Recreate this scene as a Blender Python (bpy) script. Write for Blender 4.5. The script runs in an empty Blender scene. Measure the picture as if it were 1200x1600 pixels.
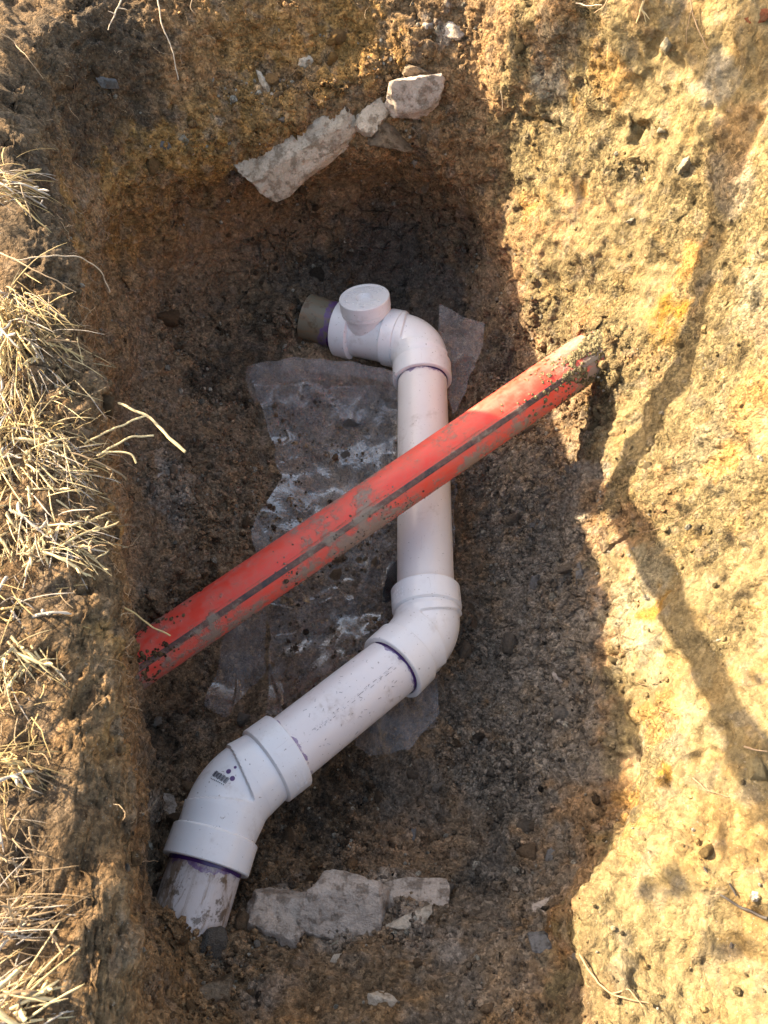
import bpy, math, random
import numpy as np
from mathutils import Vector, Matrix
from mathutils.bvhtree import BVHTree

random.seed(7)
rng = np.random.default_rng(7)
R = math.radians
scene = bpy.context.scene
col = scene.collection

# ------------------------------------------------------------------ camera, sky, sun, exposure
CAM = Vector((0.0, 0.0, 1.48))
PITCH = R(60.0)                      # degrees below the horizon
FPX = 1200.0                         # focal length in pixels of the 1200 x 1600 photograph
cam_d = bpy.data.cameras.new('camera')
cam = bpy.data.objects.new('camera', cam_d)
col.objects.link(cam)
cam.location = CAM
cam.rotation_euler = (R(90) - PITCH, 0, 0)
cam_d.sensor_fit = 'VERTICAL'
cam_d.sensor_height = 34.6
cam_d.sensor_width = 25.95
cam_d.lens = 25.95
cam_d.clip_start = 0.02
cam_d.clip_end = 500
cam_d.dof.use_dof = True
cam_d.dof.focus_distance = 1.55
cam_d.dof.aperture_fstop = 13.0
scene.camera = cam

SUN = Vector((-0.77, 0.33, 0.432)).normalized()      # towards the sun
sun_el = math.asin(SUN.z)
world = bpy.data.worlds.new('World')
scene.world = world
world.use_nodes = True
wn = world.node_tree
bg = wn.nodes['Background']
sky = wn.nodes.new('ShaderNodeTexSky')
sky.sky_type = 'NISHITA'
sky.sun_disc = False
sky.sun_elevation = sun_el
sky.sun_rotation = math.atan2(SUN.x, SUN.y)
sky.air_density = 1.0
sky.dust_density = 2.2
sky.ozone_density = 1.0
wn.links.new(sky.outputs['Color'], bg.inputs['Color'])
bg.inputs['Strength'].default_value = 0.15
sun_d = bpy.data.lights.new('sun', 'SUN')
sun_d.energy = 4.3
sun_d.angle = R(0.53)
sun_d.color = (1.0, 0.94, 0.80)
sun = bpy.data.objects.new('sun', sun_d)
col.objects.link(sun)
sun.location = SUN * 20
sun.rotation_euler = (-SUN).to_track_quat('-Z', 'Y').to_euler()
vs = scene.view_settings
vs.view_transform = 'Standard'
vs.look = 'None'
vs.gamma = 1
vs.use_curve_mapping = False
vs.exposure = 2.22
vs.use_white_balance = True
vs.white_balance_temperature = 8200
vs.white_balance_tint = 10

# ------------------------------------------------------------------ geometry helpers
SP, CP = math.sin(PITCH), math.cos(PITCH)


def ray(px, py):
    a, b = (px - 600.0) / FPX, (py - 800.0) / FPX
    return Vector((a, CP - b * SP, -SP - b * CP))     # per metre of depth along the lens axis


def at(px, py, z):
    d = ray(px, py)
    t = (z - CAM.z) / d.z
    return CAM + d * t


ROOT = {}


def setp(o, label=None, cat=None, group=None, kind=None):
    if label: o['label'] = label
    if cat: o['category'] = cat
    if group: o['group'] = group
    if kind: o['kind'] = kind
    return o


def empty(name, loc, label, cat, group=None):
    o = bpy.data.objects.new(name, None)
    o.empty_display_size = 0.03
    o.location = loc
    col.objects.link(o)
    ROOT[o] = Vector(loc)
    return setp(o, label, cat, group)


def mesh_obj(name, V, F, mat, parent=None, origin=None, smooth=True, attrs=None, colors=None, uv=None):
    """One mesh object; V are world coordinates. F: list of tuples or an (n,k) int array."""
    V = np.asarray(V, dtype=np.float64)
    if parent is not None:
        off = np.array(ROOT[parent])
    elif origin is not None:
        off = np.array(origin)
    else:
        off = np.zeros(3)
    me = bpy.data.meshes.new(name)
    W = (V - off).astype(np.float32)
    if isinstance(F, np.ndarray):
        n, k = F.shape
        me.vertices.add(len(W)); me.vertices.foreach_set('co', W.ravel())
        me.loops.add(n * k); me.loops.foreach_set('vertex_index', F.astype(np.int32).ravel())
        me.polygons.add(n)
        me.polygons.foreach_set('loop_start', np.arange(0, n * k, k, dtype=np.int32))
        me.polygons.foreach_set('loop_total', np.full(n, k, dtype=np.int32))
        me.update(calc_edges=True)
        me.validate()
    else:
        me.from_pydata([tuple(v) for v in W], [], F)
        me.update()
    me.polygons.foreach_set('use_smooth', np.full(len(me.polygons), smooth, dtype=bool))
    for k_, v_ in (attrs or {}).items():
        a = me.attributes.new(k_, 'FLOAT', 'POINT')
        a.data.foreach_set('value', np.asarray(v_, dtype=np.float32))
    if colors is not None:
        c = me.color_attributes.new('col', 'FLOAT_COLOR', 'POINT')
        c4 = np.ones((len(W), 4), dtype=np.float32); c4[:, :3] = colors
        c.data.foreach_set('color', c4.ravel())
    if mat is not None:
        me.materials.append(mat)
    o = bpy.data.objects.new(name, me)
    col.objects.link(o)
    if parent is not None:
        o.parent = parent
        ROOT[o] = ROOT[parent]
    else:
        o.location = off
        ROOT[o] = Vector(off)
    return o


# ------------------------------------------------------------------ noise (numpy)
_perm = rng.permutation(256).astype(np.int32)
_perm = np.concatenate([_perm, _perm, _perm])
_g = rng.normal(size=(256, 3)).astype(np.float32)
_g /= np.linalg.norm(_g, axis=1)[:, None]
_jit = rng.random((256, 3)).astype(np.float32)


def perlin(P, seed=0):
    P = P.astype(np.float32) + np.float32(seed * 17.31)
    I = np.floor(P).astype(np.int32)
    Fr = P - I
    I &= 255
    U = Fr * Fr * Fr * (Fr * (Fr * 6 - 15) + 10)
    out = np.zeros(len(P), dtype=np.float32)
    for dx in (0, 1):
        wx = U[:, 0] if dx else 1 - U[:, 0]
        hx = _perm[I[:, 0] + dx]
        for dy in (0, 1):
            wy = U[:, 1] if dy else 1 - U[:, 1]
            hy = _perm[hx + I[:, 1] + dy]
            for dz in (0, 1):
                wz = U[:, 2] if dz else 1 - U[:, 2]
                h = _perm[hy + I[:, 2] + dz]
                g = _g[h]
                dot = g[:, 0] * (Fr[:, 0] - dx) + g[:, 1] * (Fr[:, 1] - dy) + g[:, 2] * (Fr[:, 2] - dz)
                out += wx * wy * wz * dot
    return out * 1.5


def fbm(P, octaves=4, seed=0, gain=0.5):
    a, s, out = 1.0, 1.0, 0
    for o in range(octaves):
        out = out + a * perlin(P * s, seed + o)
        a *= gain; s *= 2.03
    return out


def worley(P, seed=0):
    P = P.astype(np.float32) + np.float32(seed * 11.7)
    I = np.floor(P).astype(np.int32)
    Fr = P - I
    f1 = np.full(len(P), 9.0, dtype=np.float32); f2 = f1.copy(); idv = np.zeros(len(P), dtype=np.int32)
    for dx in (-1, 0, 1):
        hx = _perm[(I[:, 0] + dx) & 255]
        for dy in (-1, 0, 1):
            hy = _perm[(hx + I[:, 1] + dy) & 255]
            for dz in (-1, 0, 1):
                h = _perm[(hy + I[:, 2] + dz) & 255]
                j = _jit[h]
                d = (Fr[:, 0] - dx - j[:, 0]) ** 2 + (Fr[:, 1] - dy - j[:, 1]) ** 2 + (Fr[:, 2] - dz - j[:, 2]) ** 2
                c = d < f1
                f2 = np.where(c, f1, np.minimum(f2, d))
                idv = np.where(c, h, idv)
                f1 = np.where(c, d, f1)
    return np.sqrt(f1), np.sqrt(f2), idv / 255.0


def sstep(a, b, x):
    t = np.clip((x - a) / (b - a), 0, 1)
    return t * t * (3 - 2 * t)


# ------------------------------------------------------------------ material helpers
def new_mat(name):
    m = bpy.data.materials.new(name)
    m.use_nodes = True
    nt = m.node_tree
    b = nt.nodes['Principled BSDF']
    return m, nt, b


class N:
    def __init__(s, nt): s.nt = nt

    def node(s, t, **kw):
        n = s.nt.nodes.new(t)
        for k, v in kw.items(): setattr(n, k, v)
        return n

    def link(s, a, b): s.nt.links.new(a, b)

    def val(s, n, i, v):
        if hasattr(v, 'is_linked') or hasattr(v, 'links'): s.link(v, n.inputs[i])
        else: n.inputs[i].default_value = v

    def math(s, op, a, b=0.0, c=None, clamp=False):
        n = s.node('ShaderNodeMath', operation=op); n.use_clamp = clamp
        s.val(n, 0, a); s.val(n, 1, b)
        if c is not None: s.val(n, 2, c)
        return n.outputs[0]

    def mix(s, f, a, b, blend='MIX'):
        n = s.node('ShaderNodeMix', data_type='RGBA'); n.blend_type = blend
        s.val(n, 0, f)
        for i, v in ((6, a), (7, b)):
            if isinstance(v, tuple): n.inputs[i].default_value = (*v, 1)
            else: s.link(v, n.inputs[i])
        return n.outputs[2]

    def noise(s, vec, scale, detail=4, rough=0.55, dist=0.0):
        n = s.node('ShaderNodeTexNoise')
        s.link(vec, n.inputs['Vector'])
        n.inputs['Scale'].default_value = scale; n.inputs['Detail'].default_value = detail
        n.inputs['Roughness'].default_value = rough; n.inputs['Distortion'].default_value = dist
        return n.outputs[0]

    def ramp(s, f, a, b, lo=0.0, hi=1.0):
        n = s.node('ShaderNodeMapRange'); n.interpolation_type = 'SMOOTHSTEP'
        s.val(n, 0, f); s.val(n, 1, a); s.val(n, 2, b); s.val(n, 3, lo); s.val(n, 4, hi)
        return n.outputs[0]

    def coord(s): return s.node('ShaderNodeTexCoord').outputs['Object']

    def attr(s, name): return s.node('ShaderNodeAttribute', attribute_name=name)

    def scalev(s, vec, sx, sy, sz):
        n = s.node('ShaderNodeVectorMath', operation='MULTIPLY'); s.link(vec, n.inputs[0]); n.inputs[1].default_value = (sx, sy, sz)
        return n.outputs[0]

    def bump(s, h, strength, dist, bsdf, prev=None):
        n = s.node('ShaderNodeBump'); n.inputs['Strength'].default_value = strength; n.inputs['Distance'].default_value = dist
        s.link(h, n.inputs['Height'])
        if prev: s.link(prev, n.inputs['Normal'])
        s.link(n.outputs[0], bsdf.inputs['Normal'])
        return n.outputs[0]


def soil_material(name):
    m, nt, b = new_mat(name); k = N(nt)
    v = k.coord(); c = k.attr('col').outputs['Color']
    n1 = k.noise(v, 160, 5, 0.7)
    n2 = k.noise(v, 620, 3, 0.65)
    n3 = k.noise(v, 45, 4, 0.6)
    wv = k.node('ShaderNodeTexNoise'); k.link(v, wv.inputs['Vector']); wv.inputs['Scale'].default_value = 70; wv.inputs['Detail'].default_value = 3
    vw = k.node('ShaderNodeVectorMath', operation='MULTIPLY_ADD'); k.link(wv.outputs['Color'], vw.inputs[0]); vw.inputs[1].default_value = (.012, .012, .012); k.link(v, vw.inputs[2])
    gr = []
    for sc_ in (95, 230):
        q = k.node('ShaderNodeTexVoronoi'); k.link(vw.outputs[0], q.inputs['Vector']); q.inputs['Scale'].default_value = sc_
        sep = k.node('ShaderNodeSeparateColor'); k.link(q.outputs['Color'], sep.inputs[0])
        gr.append((q.outputs['Distance'], sep.outputs[0], sep.outputs[1]))
    f = k.math('MULTIPLY_ADD', k.math('SUBTRACT', n1, 0.5), 1.7, 1.0)
    f = k.math('MULTIPLY', f, k.math('MULTIPLY_ADD', k.math('SUBTRACT', n2, 0.5), 1.3, 1.0))
    f = k.math('MULTIPLY', f, k.math('MULTIPLY_ADD', k.math('SUBTRACT', n3, 0.5), 0.3, 1.0))
    f = k.math('MULTIPLY', f, k.math('MULTIPLY_ADD', k.math('SUBTRACT', gr[0][1], 0.5), 0.42, 1.0))
    f = k.math('MULTIPLY', f, k.math('MULTIPLY_ADD', k.math('SUBTRACT', gr[1][1], 0.5), 0.85, 1.0))
    f = k.math('MULTIPLY_ADD', k.math('SUBTRACT', f, 1.0), k.math('SUBTRACT', 1.0, k.math('MULTIPLY', k.attr('packed').outputs['Fac'], .5)), 1.0)
    comb = k.node('ShaderNodeCombineColor')
    for i in range(3): k.link(f, comb.inputs[i])
    c2 = k.mix(1.0, c, comb.outputs[0], 'MULTIPLY')
    # pale grit flecks and dark humus flecks
    fleck = k.ramp(k.noise(v, 330, 2, 0.5), 0.66, 0.74)
    c3 = k.mix(k.math('MULTIPLY', fleck, 0.45), c2, (0.42, 0.37, 0.30))
    dk = k.ramp(k.noise(v, 240, 3, 0.6), 0.36, 0.28)
    c4 = k.mix(k.math('MULTIPLY', dk, 0.5), c3, (0.035, 0.025, 0.018))
    k.link(c4, b.inputs['Base Color'])
    b.inputs['Roughness'].default_value = 0.95
    b.inputs['Specular IOR Level'].default_value = 0.18
    h = k.math('ADD', k.math('MULTIPLY', n1, .9), k.math('MULTIPLY', n2, 0.35))
    h = k.math('SUBTRACT', h, k.math('MULTIPLY', gr[0][0], .55)); h = k.math('SUBTRACT', h, k.math('MULTIPLY', gr[1][0], .40))
    packed = k.attr('packed').outputs['Fac']
    loose = k.math('SUBTRACT', 1.0, k.math('MULTIPLY', packed, .62))
    h = k.math('MULTIPLY', h, loose)
    k.bump(h, 1.0, 0.0075, b)
    return m


M_SOIL = soil_material('soil')

# ------------------------------------------------------------------ the pit: closed outlines at eight heights, lofted
C0 = np.array([0.03, 0.68])


def P(*q):                                  # (px,py,z) seen in the photograph -> world
    return [tuple(at(*p)) for p in q]


LEVELS = [
    # floor edge
    P((480, 496, .02), (600, 440, .01), (715, 478, .02), (762, 600, .02), (768, 800, .0), (775, 1000, 0), (770, 1200, .0),
      (720, 1320, .02), (600, 1335, .03), (450, 1350, .05), (280, 1370, .08), (225, 1250, .05), (250, 1060, .03), (320, 900, .03),
      (385, 750, .02), (380, 620, .02), (420, 545, .02)),
    # about 0.12 m
    P((600, 372, .12), (712, 404, .13), (795, 515, .13), (850, 620, .12), (868, 800, .12), (870, 1000, .12), (870, 1200, .13), (820, 1360, .14),
      (720, 1410, .13), (600, 1440, .13), (450, 1470, .16), (300, 1490, .17)) +
    [(-.345, .06, .16), (-.385, .25, .14), (-.43, .45, .13), (-.50, .75, .14), (-.545, 1.0, .13), (-.55, 1.25, .13), (-.44, 1.43, .12)] +
    P((440, 412, .12),),
    # about 0.26 m
    P((600, 288, .26), (706, 322, .26), (822, 450, .25), (925, 600, .25), (945, 800, .25), (955, 1000, .25), (970, 1230, .26), (890, 1400, .27),
      (760, 1500, .25), (600, 1560, .25), (300, 1575, .25)) +
    [(-.32, .02, .27), (-.36, .2, .27), (-.415, .45, .27), (-.48, .75, .27), (-.56, 1.02, .27), (-.62, 1.32, .26), (-.50, 1.54, .27), (-.26, 1.62, .26)],
    # about 0.41 m
    [(.277, 1.49, .42), (.36, 1.33, .43), (.46, 1.12, .43), (.48, .72, .42), (.45, .45, .41), (.37, .20, .40), (.255, .045, .39), (.24, -.1, .39), (.05, -.17, .42),
     (-.17, -.15, .42), (-.27, -.06, .42), (-.33, .1, .42), (-.37, .3, .42), (-.395, .5, .42), (-.45, .75, .42), (-.55, 1.08, .42), (-.55, 1.38, .42),
     (-.27, 1.52, .42), (0, 1.555, .42), (.22, 1.555, .42)],
    # about 0.55 m
    [(.244, 1.557, .55), (.36, 1.45, .58), (.46, 1.29, .61), (.54, 1.10, .61), (.55, .72, .57), (.52, .45, .53), (.46, .20, .49), (.42, .0, .47), (.40, -.16, .47), (.08, -.23, .55),
     (-.16, -.20, .55), (-.25, -.08, .55), (-.29, .1, .55), (-.33, .3, .55), (-.36, .5, .55), (-.42, .75, .55), (-.54, 1.08, .55), (-.58, 1.5, .55),
     (-.27, 1.645, .55), (0, 1.66, .55), (.20, 1.63, .55)],
    # rim
    [(.216, 1.66, .68), (.30, 1.45, .77), (.40, 1.32, .84), (.52, 1.23, .88), (.62, 1.05, .88), (.64, .7, .82), (.62, .4, .74), (.62, .1, .62), (.56, -.22, .62), (.1, -.30, .66), (-.15, -.27, .66),
     (-.21, -.09, .65), (-.245, .05, .65), (-.275, .2, .65), (-.30, .386, .66), (-.375, .675, .665), (-.45, .88, .70), (-.53, 1.07, .715), (-.57, 1.25, .69), (-.60, 1.45, .66),
     (-.52, 1.67, .66), (-.27, 1.73, .66), (.0, 1.75, .66), (.17, 1.74, .67)],
]

NA = 1500        # columns round the pit
# allot more columns where the camera sees wall (everything but the hidden left side)
ang_dense = np.linspace(0, 2 * np.pi, 4001)
deg = np.degrees(ang_dense)
w = 1.0 + 0.25 * np.cos(ang_dense - R(60)) - 0.22 * np.exp(-((deg - 180) / 40) ** 2) + 0.2 * np.exp(-((deg - 300) / 40) ** 2)
cw = np.concatenate([[0], np.cumsum((w[1:] + w[:-1]) / 2)]); cw /= cw[-1]
ANG = np.interp(np.linspace(0, 1, NA + 1)[:-1], cw, ang_dense)


def outline(pts, A):
    pts = np.array(pts)
    a = np.arctan2(pts[:, 1] - C0[1], pts[:, 0] - C0[0]) % (2 * np.pi)
    r = np.hypot(pts[:, 0] - C0[0], pts[:, 1] - C0[1])
    o = np.argsort(a); a, r, z = a[o], r[o], pts[o, 2]
    fine = np.linspace(0, 2 * np.pi, 1440, endpoint=False)
    rr = np.interp(fine, a, r, period=2 * np.pi); zz = np.interp(fine, a, z, period=2 * np.pi)
    kx = np.arange(-24, 25); kern = np.exp(-(kx / 6.0) ** 2); kern /= kern.sum()

    def sm(x):
        return np.convolve(np.concatenate([x[-24:], x, x[:24]]), kern, 'valid')
    rr, zz = sm(rr), sm(zz)
    return np.interp(A, fine, rr, period=2 * np.pi), np.interp(A, fine, zz, period=2 * np.pi)


def loft(A, nv_list, smooth=True):
    """rows of (r,z) per angle; nv_list = rows between successive outlines"""
    Ls = [outline(l, A) for l in LEVELS]
    rim_r, rim_z = Ls[-1]
    rows = [(np.zeros_like(A), np.full_like(A, -0.01))]
    rows += Ls
    rows += [(rim_r + 0.07, rim_z + .02), (rim_r + 0.35, rim_z + .03), (rim_r + 3.0, np.full_like(A, .70)), (rim_r + 60.0, np.full_like(A, .70))]
    Rr, Zz = [], []
    for i in range(len(rows) - 1):
        for t in np.linspace(0, 1, nv_list[i], endpoint=False):
            Rr.append(rows[i][0] * (1 - t) + rows[i + 1][0] * t); Zz.append(rows[i][1] * (1 - t) + rows[i + 1][1] * t)
    Rr.append(rows[-1][0]); Zz.append(rows[-1][1])
    Rr, Zz = np.array(Rr), np.array(Zz)
    if smooth:                      # soften the kinks between outlines, but keep the far ground as it is
        n_in = sum(nv_list[:9])
        h = max(2, int(nv_list[2] * 0.30))
        kx = np.arange(-2 * h, 2 * h + 1); kern = np.exp(-(kx / h) ** 2); kern /= kern.sum()
        for M_ in (Rr, Zz):
            pad = np.concatenate([np.repeat(M_[:1], 2 * h, 0), M_])
            S = np.zeros((n_in - 2 * h, M_.shape[1]))
            for q, kk in enumerate(kern): S += kk * pad[q:q + n_in - 2 * h]
            t = np.ones((n_in - 2 * h, 1)); t[-h:, 0] = np.linspace(1, 0, h)
            M_[:n_in - 2 * h] = S * t + M_[:n_in - 2 * h] * (1 - t)
    X = C0[0] + Rr * np.cos(A)[None]; Y = C0[1] + Rr * np.sin(A)[None]
    return np.stack([X, Y, Zz], -1)


def grid_normals(G):
    du = np.roll(G, -1, 1) - np.roll(G, 1, 1)
    dv = np.empty_like(G); dv[1:-1] = G[2:] - G[:-2]; dv[0] = G[1] - G[0]; dv[-1] = G[-1] - G[-2]
    n = np.cross(dv, du)
    n = n / (np.linalg.norm(n, axis=2, keepdims=True) + 1e-12)
    n[n[..., 2] < -0.75] *= 1
    return n


def relief_large(Q):
    return (0.016 * fbm(Q * 5.0, 3, 1) + 0.010 * fbm(Q * 15.0, 3, 5))


NV = [84, 70, 70, 72, 72, 66, 36, 28, 8, 5]
G = loft(ANG, NV)
nv = G.shape[0]
Nn = grid_normals(G)
# outward = out of the soil; the floor's normal must point up
if Nn[60, 0, 2] < 0: Nn = -Nn
flat = G.reshape(-1, 3); nf = Nn.reshape(-1, 3)
near = np.exp(-np.maximum(0, np.hypot(flat[:, 0], flat[:, 1] - .7) - 1.6) * 1.5)
flat = flat + nf * (relief_large(flat) * near)[:, None]
G = flat.reshape(nv, NA, 3)


def quads(nr, nc):
    i = np.arange(nr - 1)[:, None] * nc; j = np.arange(nc)[None]; j2 = (j + 1) % nc
    return np.stack([(i + j), (i + j2), (i + nc + j2), (i + nc + j)], -1).reshape(-1, 4)


# coarse copy for ray casts: photograph pixel -> point on the pit
def make_bvh(G):
    Gc = G[::4, ::5]
    Fc = quads(Gc.shape[0], Gc.shape[1])
    return BVHTree.FromPolygons([tuple(p) for p in Gc.reshape(-1, 3)], [tuple(int(x) for x in q) for q in Fc])


BVH = make_bvh(G)


def hit(px, py):
    p, n, i, d = BVH.ray_cast(CAM, ray(px, py).normalized())
    if p is None:
        p = at(px, py, .66); n = Vector((0, 0, 1))
    if n.dot(CAM - p) < 0: n = -n
    return p, n


def ground_z(x, y, top=.45):
    p, n, i, d = BVH.ray_cast(Vector((x, y, top)), Vector((0, 0, -1)))
    return p.z if p else 0.0


def depth_of(p):
    d = Vector(p) - CAM
    return d.y * CP - d.z * SP


# hollows, ledges and mounds of the dig: (px, py, radius, height)
BUMPS = [(950, 545, .050, .050), (945, 515, .035, .040), (968, 590, .035, .030), (905, 505, .035, .02), (440, 515, .045, .045), (440, 480, .05, .05), (480, 455, .05, .03), (232, 958, .045, .055), (300, 1500, .055, .030), (250, 1470, .04, .03), (365, 1490, .03, .018),
         (400, 215, .045, .025), (455, 180, .045, .035), (515, 145, .045, .035), (575, 118, .045, .030), (648, 98, .045, .035), (700, 130, .04, .02), (180, 530, .05, .025), (205, 450, .05, .03), (265, 375, .05, .03), (335, 315, .05, .025), (300, 500, .09, -.045), (390, 425, .09, -.05), (720, 390, .08, -.04), (500, 370, .09, -.035), (620, 350, .12, -.07), (690, 250, .04, .02), (760, 330, .04, .02), (970, 1350, .030, .007), (932, 1400, .030, .008), (922, 1460, .030, .008), (945, 1525, .030, .008), (995, 1570, .03, .007), (885, 1345, .04, -.015), (865, 1500, .04, -.012), (440, 380, .12, -.035), (690, 330, .09, -.02), (600, 440, .10, -.03), (340, 330, .08, .012), (430, 1405, .035, .018), (520, 1400, .035, .022), (610, 1390, .035, .02), (250, 330, .06, .02), (160, 300, .06, .015), (330, 800, .08, .022), (265, 760, .05, .015), (380, 840, .03, .01),
         (900, 800, .05, .012), (880, 930, .045, .016), (800, 1210, .05, .02), (905, 1080, .03, -.014), (870, 1150, .03, .014), (930, 690, .04, .016), (1000, 900, .04, .012), (640, 1430, .035, .018), (720, 1450, .04, .018),
         (800, 1500, .05, .02), (600, 1510, .05, .012), (880, 1440, .035, .012), (700, 1340, .05, -.012), (770, 1370, .04, -.012), (130, 400, .03, .015),
         (1000, 150, .06, -.012), (930, 400, .06, .012), (1080, 330, .05, -.014), (1150, 600, .07, .014), (1040, 770, .05, -.012), (1090, 1000, .06, .012), (880, 260, .05, .010), (1040, 420, .03, -.012),
         (990, 212, .022, -.018), (978, 205, .018, -.014), (1002, 205, .014, -.01), (650, 640 - 560, .05, .01), (1120, 1340, .09, .014)]
CRACKS = [([(812, 188), (835, 186), (852, 188), (868, 194), (884, 206)], .007, -.022), ([(838, 196), (846, 214)], .006, -.012), ([(990, 205), (985, 225), (996, 240)], .006, -.012), ([(972, 190), (965, 210)], .005, -.01),
          ([(1105, 355), (1125, 362), (1145, 358)], .005, -.008), ([(1035, 335), (1012, 330), (998, 336)], .005, -.008), ([(840, 470), (838, 500)], .006, -.010), ([(920, 275), (940, 262), (965, 270)], .005, -.008),
          ([(395, 860), (370, 820), (330, 770), (300, 735)], .006, -.010), ([(700, 1395), (730, 1370), (780, 1390)], .007, -.01), ([(1130, 415), (1150, 410), (1180, 418)], .004, -.007),
          ([(610, 235), (640, 260), (690, 262)], .006, -.012), ([(735, 230), (755, 245)], .008, -.014), ([(205, 395), (190, 370)], .006, -.01), ([(120, 75), (150, 55), (190, 70)], .007, -.012)]
bl = []
for (px, py, rad, h_) in BUMPS: bl.append((np.array(hit(px, py)[0]), rad, h_))
for pl, rad, h_ in CRACKS:
    for (x0, y0), (x1, y1) in zip(pl[:-1], pl[1:]):
        m_ = max(2, int(math.hypot(x1 - x0, y1 - y0) / 4))
        for t_ in np.linspace(0, 1, m_): bl.append((np.array(hit(x0 + (x1 - x0) * t_ + rng.normal() * 1.5, y0 + (y1 - y0) * t_ + rng.normal() * 1.5)[0]), rad, h_ * .55))
flat = G.reshape(-1, 3).copy()
nf0 = grid_normals(G).reshape(-1, 3)
if nf0[60 * NA, 2] < 0: nf0 = -nf0
acc = np.zeros(len(flat))
for c_, rad, h_ in bl:
    j_ = np.where(np.abs(flat - c_).max(1) < rad * 2.6)[0]
    d2 = ((flat[j_] - c_) ** 2).sum(1) / rad ** 2
    acc[j_] += h_ * np.exp(-d2)
acc = np.clip(acc, -.13, .08)
flat += nf0 * acc[:, None]
G = flat.reshape(nv, NA, 3)
BVH = make_bvh(G)

# --- finer relief
Nn = grid_normals(G)
if Nn[60, 0, 2] < 0: Nn = -Nn
flat = G.reshape(-1, 3).copy(); nf = Nn.reshape(-1, 3)
near = np.exp(-np.maximum(0, np.hypot(flat[:, 0], flat[:, 1] - .7) - 1.4) * 2.5)
rc = np.hypot(flat[:, 0] - C0[0], flat[:, 1] - C0[1])
nf = nf.copy(); nf[rc < .10] = (0, 0, 1)
rowi = np.repeat(np.arange(nv), NA)
inside = sstep(sum(NV[:6]) + 8, sum(NV[:6]) - 25, rowi)      # 1 on floor and walls, 0 on the ground outside
sel = near > 0.02
Q = flat[sel]
warp = np.stack([perlin(Q * 18, 31), perlin(Q * 18, 32), perlin(Q * 18, 33)], 1) * 0.25
sunside = sstep(.22, .40, Q[:, 0]) * sstep(.05, .3, Q[:, 2])
floor_m = sstep(.16, .05, Q[:, 2])
rough = (1 - .38 * sunside) * (0.55 + 0.9 * sstep(-.15, .35, fbm(Q * 6.5, 2, 40)) + 0.35 * floor_m)
f1, f2, cid = worley(Q * 42 + warp * 2, 3)
g1, g2, gid = worley(Q * 98 + warp * 3, 6)
k1, k2, kid = worley(Q * 210 + warp * 4, 9)
c1_, c2_, ccid = worley(Q * 17 + warp, 13)
smooth_m = sunside * sstep(-.22, .18, fbm(Q * 4.2, 2, 46) + .25 * sstep(.75, .3, Q[:, 1])) * .95 + .45 * sstep(1.3, 1.48, Q[:, 1]) * sstep(.34, .24, Q[:, 2])
smooth_m = np.maximum(smooth_m, .97 * np.exp(-(((Q - np.array(hit(1060, 1450)[0])) ** 2).sum(1) / .17 ** 2) ** 2))
rough = rough * (1 - .80 * smooth_m)
chunk = sstep(.12, .30, Q[:, 0]) * sstep(.36, .25, Q[:, 2]) + .5 * sstep(.2, .05, Q[:, 1]) + .45 * sstep(1.3, 1.5, Q[:, 1])
d = 0.0062 * fbm(Q * 38, 4, 11) + np.clip(chunk, 0, 1) * (.020 * (.55 - c1_) * (ccid - .2) - .006 * sstep(.08, 0, c2_ - c1_))
dome = lambda f: np.sqrt(np.clip(1 - (f * 1.05) ** 2, 0, 1))
d += rough * (0.0085 * (dome(f1) - .75) * sstep(.30, .75, cid) + 0.0060 * (dome(g1) - .8) * (.25 + gid) + 0.0024 * (dome(k1) - .8) * (.4 + kid))
d -= 0.0035 * rough * sstep(.10, .0, g2 - g1) * sstep(.0, .35, fbm(Q * 14, 2, 44))
# shovel marks: long shallow grooves down the walls
ang_q = np.arctan2(Q[:, 1] - C0[1], Q[:, 0] - C0[0])
groove = perlin(np.stack([ang_q * 26 + Q[:, 2] * 6, Q[:, 2] * 3.0, ang_q * 3], 1), 51)
d += 0.003 * groove * sstep(.10, .3, Q[:, 2]) * inside[sel]
# pits where crumbs fell out
pit = sstep(.30, .48, fbm(Q * 24, 3, 71))
d -= 0.007 * pit * (1 - .6 * sunside) * (1 - .7 * smooth_m)
disp = np.zeros(len(flat)); disp[sel] = d
SMOOTH = np.zeros(len(flat)); SMOOTH[sel] = np.clip(smooth_m, 0, 1)
flat += nf * (disp * near)[:, None]
PITV = flat

# ------------------------------------------------------------------ soil colours; the far recess also has shade painted in
def srgb(r, g, b):
    f = lambda c: (c / 255 / 12.92) if c <= 10 else ((c / 255 + .055) / 1.055) ** 2.4
    return np.array([f(r), f(g), f(b)])


BROWN = np.array([.27, .160, .080]); DARK = np.array([.095, .064, .040]); OCHRE = np.array([.37, .198, .062]); TAN = np.array([.188, .138, .070])
GREY = np.array([.22, .18, .14]); PALE = np.array([.235, .195, .125]); ORANGE = np.array([.21, .105, .016]); CHALK = np.array([.46, .37, .30])
RUST = np.array([.34, .180, .080]); WHITISH = np.array([.28, .255, .21]); DKGREY = np.array([.13, .108, .088])

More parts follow.
